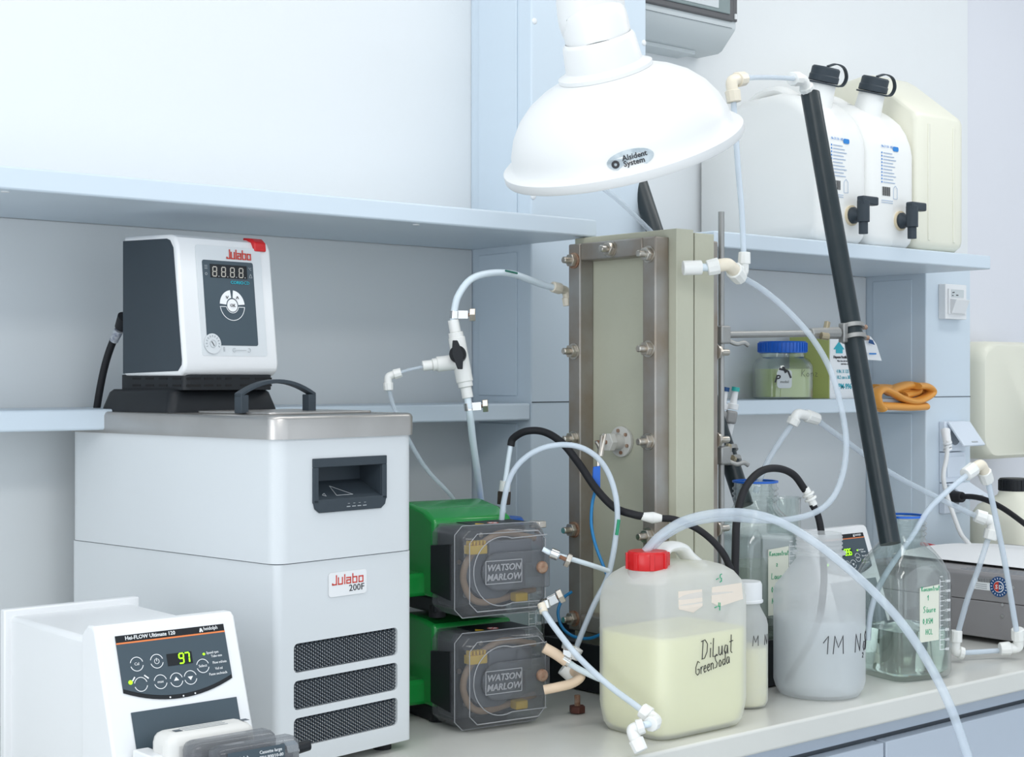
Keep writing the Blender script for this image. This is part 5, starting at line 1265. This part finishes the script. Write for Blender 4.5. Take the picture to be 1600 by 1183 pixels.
# --- black hoses
hose('black rubber hose from the left fitting down past the steel frame', [(798, 697, 2.33), (802, 685, 2.33), (822, 674, 2.32), (850, 675, 2.31), (878, 692, 2.29), (905, 725, 2.27), (930, 762, 2.25), (960, 793, 2.24), (990, 804, 2.23), (1006, 807, 2.23)], 12, RUBBER, 'hose', 'rubber_hose')
cn = thing('hose_connector', 'white barbed connector joining two black hoses before the press', 'connector', P(1018, 808, 2.23)); I = Matrix.Translation(-V(cn.location))
MB().cyl(P(1002, 807, 2.23), P(1020, 809, 2.23), .0055, .0085, n=16).cyl(P(1020, 809, 2.23), P(1034, 810, 2.23), .0085, .0052, n=16).build('barbed_body', NYLON, cn, M=I)
hose('black rubber hose from the white connector running behind the canister', [(1033, 810, 2.23), (1055, 812, 2.23), (1085, 824, 2.22), (1110, 842, 2.21), (1130, 865, 2.20), (1142, 890, 2.20)], 11, RUBBER, 'hose', 'rubber_hose')
hose('black rubber hose arching from behind the canister into the frosted bottle', [(1148, 930, 2.22), (1149, 870, 2.24), (1152, 805, 2.28), (1165, 762, 2.31), (1188, 737, 2.34), (1215, 732, 2.37), (1240, 742, 2.40), (1258, 766, 2.41)], 12, RUBBER, 'hose', 'rubber_hose')
cn = thing('hose_connector', 'white ribbed connector on the hose above the frosted bottle', 'connector', P(1266, 780, 2.41)); I = Matrix.Translation(-V(cn.location))
a, b_ = P(1258, 763, 2.41), P(1272, 790, 2.41); dd = b_ - a
for k0, k1, r9 in ((0, .3, .0062), (.3, .42, .0098), (.42, .55, .0060), (.55, .68, .0098), (.68, 1, .0060)): MB().cyl(a + dd * k0, a + dd * k1, r9, n=16).build('barb', NYLON, cn, bevel=.0008, M=I)
hose('black rubber hose end dipping through the neck of the frosted bottle', [(1269, 788, 2.41), (1277, 803, 2.41), (1283, 830, 2.41), (1286, 870, 2.41), (1287, 915, 2.41), (1280, 965, 2.41), (1262, 1010, 2.39), (1243, 1042, 2.375), (1230, 1064, 2.37)], 11, RUBBER, 'hose', 'rubber_hose')
# --- clear loops around the press
hose('milky tube looping in front of the press with a green mark', [(782, 830, 2.20), (788, 780, 2.20), (800, 740, 2.20), (825, 712, 2.20), (860, 697, 2.20), (900, 697, 2.20), (932, 714, 2.21), (953, 745, 2.22), (964, 790, 2.22), (962, 840, 2.22), (950, 900, 2.22), (928, 945, 2.22), (905, 1000, 2.22), (895, 1030, 2.22)], 9, TUBE)
hose('short milky tube between the black hose and the rusty hex fitting', [(798, 695, 2.33), (794, 720, 2.32), (789, 755, 2.31)], 8, TUBEW)
o = thing('hex_thumb_screw', 'dark rusty hexagonal screw under the white sleeve above the green pump', 'screw', P(788, 778, 2.31)); I = Matrix.Translation(-V(o.location))
MB().cyl(P(790, 752, 2.31), P(788, 768, 2.31), .0085, n=14).build('white_sleeve', NYLON, o, M=I); MB().cyl(P(788, 768, 2.31), P(787, 788, 2.31), .0112, n=6).build('hex_nut', mat('dark_corroded', (.05, .035, .028), .5, .3), o, bevel=.001, M=I)
MB().cyl(P(787, 788, 2.31), P(786, 812, 2.31), .004, n=10).build('nozzle', TUBEW, o, M=I)
# green marks on milky tubes
for (a, b_, r9) in ((P(790, 423, 2.355), P(808, 427, 2.372), .0016),):
    o = MB().cyl(a, b_, r9, n=10).build('tape_mark', mat('dark_green_mark', (.02, .16, .12), .5)); recentre(o); tag(o, 'dark green mark on the arching milky tube at upper left', 'mark')
o = MB().cyl(P(967, 812, 2.215), P(963.5, 836, 2.215), .0025, n=10).build('tape_mark', mat('green_mark', (.02, .30, .15), .5)); recentre(o); tag(o, 'bright green mark on the tube loop in front of the press', 'mark')
# --- blue measuring lead with crocodile clip
bl = thing('banana_plug', 'blue banana plug with crocodile clip hanging on the press contact', 'plug', P(932, 748, 2.27)); I = Matrix.Translation(-V(bl.location))
MB().prism([P(927, 730, 2.262), P(938, 728, 2.262), P(938, 762, 2.262), P(936, 768, 2.262), P(924, 766, 2.262)], V((FX, FY, 0)) * .010).build('blue_housing', BLUE, bl, bevel=.001, M=I)
MB().cyl(P(934, 715, 2.27), P(935, 729, 2.27), .0024, n=10).build('pin', BOLT, bl, M=I)
for a, c in (((940, 680), (936, 712)), ((946, 678), (939, 712)), ((931, 690), (937, 700))): MB().cyl(P(*a, 2.265), P(*c, 2.27), .0020, .0034, n=8).build('clip_jaw', BOLT, bl, M=I)
hose('thin blue lead from the banana plug down behind the canister', [(930, 767, 2.265), (925, 790, 2.26), (924, 820, 2.25), (930, 850, 2.24), (941, 880, 2.23), (955, 915, 2.22)], 5, BLUEW, 'cable', 'lab_cable')
hose('thin blue lead looping at the foot of the steel frame', [(893, 925, 2.38), (880, 935, 2.37), (872, 955, 2.36), (877, 978, 2.35), (893, 993, 2.34), (915, 998, 2.33), (935, 993, 2.32), (955, 980, 2.31)], 5, BLUEW, 'cable', 'lab_cable')
# --- between pumps and canister
hose('milky tube from the upper green pump to behind the canister', [(848, 858, 2.14), (862, 865, 2.14), (890, 873, 2.15), (920, 882, 2.17), (950, 892, 2.20)], 8, TUBEW)
hclamp('rusty hose clip with hexagonal screw right of the upper green pump', P(866, 866, 2.14), P(880, 871, 2.14) - P(860, 863, 2.14), Rr * .022 + V((0, 0, -.010)), BOLT)
o = thing('hex_thumb_screw', 'grey hexagonal screw head standing on the upper green pump corner', 'screw', P(840, 826, 2.20)); I = Matrix.Translation(-V(o.location))
MB().cyl(P(840, 814, 2.20), P(840, 824, 2.20), .0128, n=6).build('hex_nut', BOLT, o, bevel=.001, M=I); MB().cyl(P(840, 824, 2.20), P(839, 834, 2.20), .004, n=10).build('screw_shank', RUST, o, M=I)
hclamp('hose clip with hexagonal screw between the two green pumps', P(852, 943, 2.12), V((.2, -.1, -1)), Rr * .024 + V((0, 0, .012)), BOLT)
hose('stiff clear tube running from the upper green pump down across the canister', [(846, 950, 2.11), (870, 985, 2.10), (905, 1028, 2.08), (950, 1070, 2.05), (990, 1100, 2.02), (1006, 1112, 2.01)], 10, TUBE)
o = MB().cyl(P(846, 944, 2.115), P(850, 957, 2.108), .0058, n=14).build('tube_sleeve', NYLONY); recentre(o); tag(o, 'yellowed sleeve on the tube end between the green pumps', 'sleeve')
hose('thick tan tube leaving the lower green pump to the white tee', [(850, 1012, 2.12), (868, 1022, 2.12), (885, 1034, 2.12)], 17, TAN, 'tube', 'pump_tube')
hose('milky tube from the tan hose end to behind the canister', [(885, 1034, 2.12), (905, 1046, 2.13), (930, 1058, 2.14), (950, 1066, 2.15)], 10, TUBEW)
hclamp('chrome spring clip around the tan tube end', P(884, 1032, 2.12), P(900, 1042, 2.12) - P(880, 1030, 2.12), V((0, 0, .022)) + Rr * .004, CHROME)
hose('thick tan tube curling at the foot of the lower green pump', [(850, 1078, 2.12), (870, 1074, 2.12), (893, 1068, 2.13), (907, 1058, 2.14), (903, 1049, 2.16), (896, 1050, 2.17)], 15, TAN, 'tube', 'pump_tube')
o = thing('tube_tee', 'white tee fitting above the curled tan tube', 'fitting', P(890, 1045, 2.18)); I = Matrix.Translation(-V(o.location))
MB().cyl(P(880, 1042, 2.18), P(896, 1056, 2.18), .0115, n=16).build('tee_body', NYLON, o, bevel=.001, M=I); MB().cyl(P(893, 1028, 2.18), P(902, 1012, 2.18), .0095, n=14).cyl(P(895, 1035, 2.18), P(887, 1046, 2.18), .0095, n=14).build('tee_branch', NYLON, o, bevel=.001, M=I)
o = thing('hex_thumb_screw', 'rusty red hexagonal screw standing on the bench below the curled tan tube', 'screw', P(902, 1090, 2.16)); I = Matrix.Translation(-V(o.location))
zb_ = BENCH
MB().cyl(V((P(902, 1090, 2.23).x, P(902, 1090, 2.23).y, BENCH + .001)), V((P(902, 1090, 2.23).x, P(902, 1090, 2.23).y, BENCH + .011)), .0118, n=6).build('hex_nut', mat('rust_red', (.11, .035, .025), .5, .3), o, bevel=.001, M=I)
MB().cyl(V((P(902, 1090, 2.23).x, P(902, 1090, 2.23).y, BENCH + .011)), V((P(902, 1090, 2.23).x, P(902, 1090, 2.23).y, BENCH + .026)), .0042, n=10).build('screw_shank', RUST, o, M=I)
# --- elbows hanging over the bench edge in front of the canister
elbow('upper white elbow on the tube in front of the canister', P(1002, 1109, 2.01), P(1026, 1126, 2.0), P(1016, 1132, 1.98), .0100)
elbow('lower white elbow hanging over the bench edge below the canister', P(1006, 1134, 1.97), P(986, 1140, 1.97), P(1002, 1174, 1.96), .0095)
o = MB().cyl(P(1004, 1133, 1.975), P(1018, 1131, 1.985), .0045, n=12).build('flexible_tube', TUBEW); recentre(o); tag(o, 'very short tube joining the two white elbows by the canister', 'tube')
# --- long clear tubes over the canister
hose('long clear tube arching from the canister over the bottles and off the bench edge', [(1008, 862, 2.10), (1030, 838, 2.10), (1065, 815, 2.11), (1110, 803, 2.12), (1160, 801, 2.12), (1210, 812, 2.11), (1262, 840, 2.09), (1315, 880, 2.06), (1365, 925, 2.03), (1410, 975, 2.0), (1450, 1035, 1.97), (1485, 1105, 1.95), (1515, 1190, 1.94)], 14, CLEAR)
hose('clear tube curving from the press fitting down and back over the canister', [(1012, 864, 2.12), (1040, 838, 2.13), (1080, 818, 2.15), (1130, 810, 2.18), (1180, 813, 2.22), (1230, 812, 2.27), (1275, 800, 2.30), (1303, 775, 2.32), (1318, 735, 2.34), (1322, 690, 2.35), (1315, 640, 2.36), (1298, 580, 2.36), (1270, 530, 2.36), (1235, 490, 2.36), (1195, 455, 2.35), (1158, 432, 2.33)], 10, CLEAR)
# --- fittings right of the press top
elbow('white angled fitting on the upper right side of the press', P(1105, 419, 2.27), P(1138, 412, 2.27), P(1156, 434, 2.31), .0118, NYLON, m2=NYLONY)
o = thing('tube_coupling', 'white coupling screwed into the side of the press', 'fitting', P(1085, 418, 2.26)); I = Matrix.Translation(-V(o.location))
MB().cyl(P(1067, 419, 2.262), P(1096, 418, 2.265), .0108, n=12).build('union_nut', NYLON, o, bevel=.001, M=I); MB().cyl(P(1092, 418, 2.265), P(1112, 418, 2.27), .0058, n=12).build('stub', TUBEW, o, M=I)
elbow('white elbow below the vertical tube at the press corner', P(1163, 394, 2.33), P(1162, 428, 2.33), P(1148, 418, 2.32), .0090)
hose('clear tube dropping vertically beside the hood', [(1162, 396, 2.33), (1159, 330, 2.33), (1153, 260, 2.33), (1149, 200, 2.33), (1146, 158, 2.33)], 9, TUBE)
elbow('yellowed elbow at the top of the vertical tube beside the hood', P(1147, 160, 2.33), P(1142, 126, 2.33), P(1162, 123, 2.36), .0110, NYLONY)
hose('short clear tube bridging to the top of the leaning pipe', [(1160, 122, 2.36), (1200, 121, 2.52), (1243, 123, 2.66)], 8, TUBE)
elbow('white elbow on the top end of the leaning dark pipe', P(1238, 123, 2.65), P(1254, 124, 2.68), P(1265, 148, 2.70), .0120)
hose('thin clear tube slanting under the hood behind the press', [(930, 285, 2.45), (965, 312, 2.47), (1000, 345, 2.5), (1030, 375, 2.52)], 8, CLEAR)
# --- right hand network
elbow('white elbow hanging in the air above the lye bottle', P(1237, 664, 2.55), P(1246, 645, 2.55), P(1277, 655, 2.58), .0100)
hose('clear tube slanting from the hanging elbow down into the lye bottle', [(1236, 665, 2.55), (1215, 695, 2.54), (1196, 728, 2.53), (1180, 770, 2.53)], 9, CLEAR)
hose('clear tube slanting right from the hanging elbow past the sockets', [(1274, 655, 2.58), (1320, 688, 2.60), (1390, 738, 2.63), (1460, 775, 2.65), (1528, 808, 2.66)], 9, CLEAR)
elbow('white elbow at the lower end of the slanting tube by the sockets', P(1524, 805, 2.66), P(1553, 815, 2.66), P(1546, 843, 2.66), .0115)
hose('clear tube with bubbles leading down beside the acid bottle', [(1545, 838, 2.66), (1530, 885, 2.65), (1512, 935, 2.64), (1497, 988, 2.63)], 9, CLEAR)
elbow('upper right white elbow in front of the lowest socket', P(1508, 742, 2.50), P(1533, 724, 2.52), P(1543, 752, 2.54), .0110, NYLON, m2=NYLONY)
hose('clear tube from the upper right elbow down into the acid bottle', [(1510, 743, 2.50), (1480, 768, 2.49), (1450, 798, 2.49), (1425, 838, 2.49), (1395, 880, 2.49), (1372, 920, 2.49), (1360, 960, 2.49), (1356, 1000, 2.49)], 9, TUBE)
hose('clear tube falling from the upper right elbow to the bench', [(1543, 748, 2.54), (1556, 810, 2.56), (1572, 890, 2.60), (1588, 985, 2.64)], 9, TUBE)
elbow('white corner fitting on the bench beside the acid bottle', P(1494, 985, 2.63), P(1492, 1018, 2.63), P(1506, 1021, 2.63), .0100)
hose('short clear tube lying on the bench along the grey instrument', [(1506, 1020, 2.65), (1540, 1018, 2.66), (1570, 1016, 2.67)], 8, TUBE)
elbow('white corner fitting on the bench in front of the grey instrument', P(1562, 1014, 2.66), P(1592, 1012, 2.66), P(1590, 983, 2.65), .0110)
# beaker
BK = thing('glass_beaker', 'small clear glass beaker on top of the drive behind the lye bottle', 'beaker', (2.150, 1.775, BENCH + .2055))
MB().lathe([(.026, 0), (.030, .003), (.030, .062), (.032, .065), (.0305, .065), (.0285, .061), (.0285, .004)], n=36).build('glass_body', GLASS, BK, angle=50)
# end
print('OBJECTS', len(sc.objects))
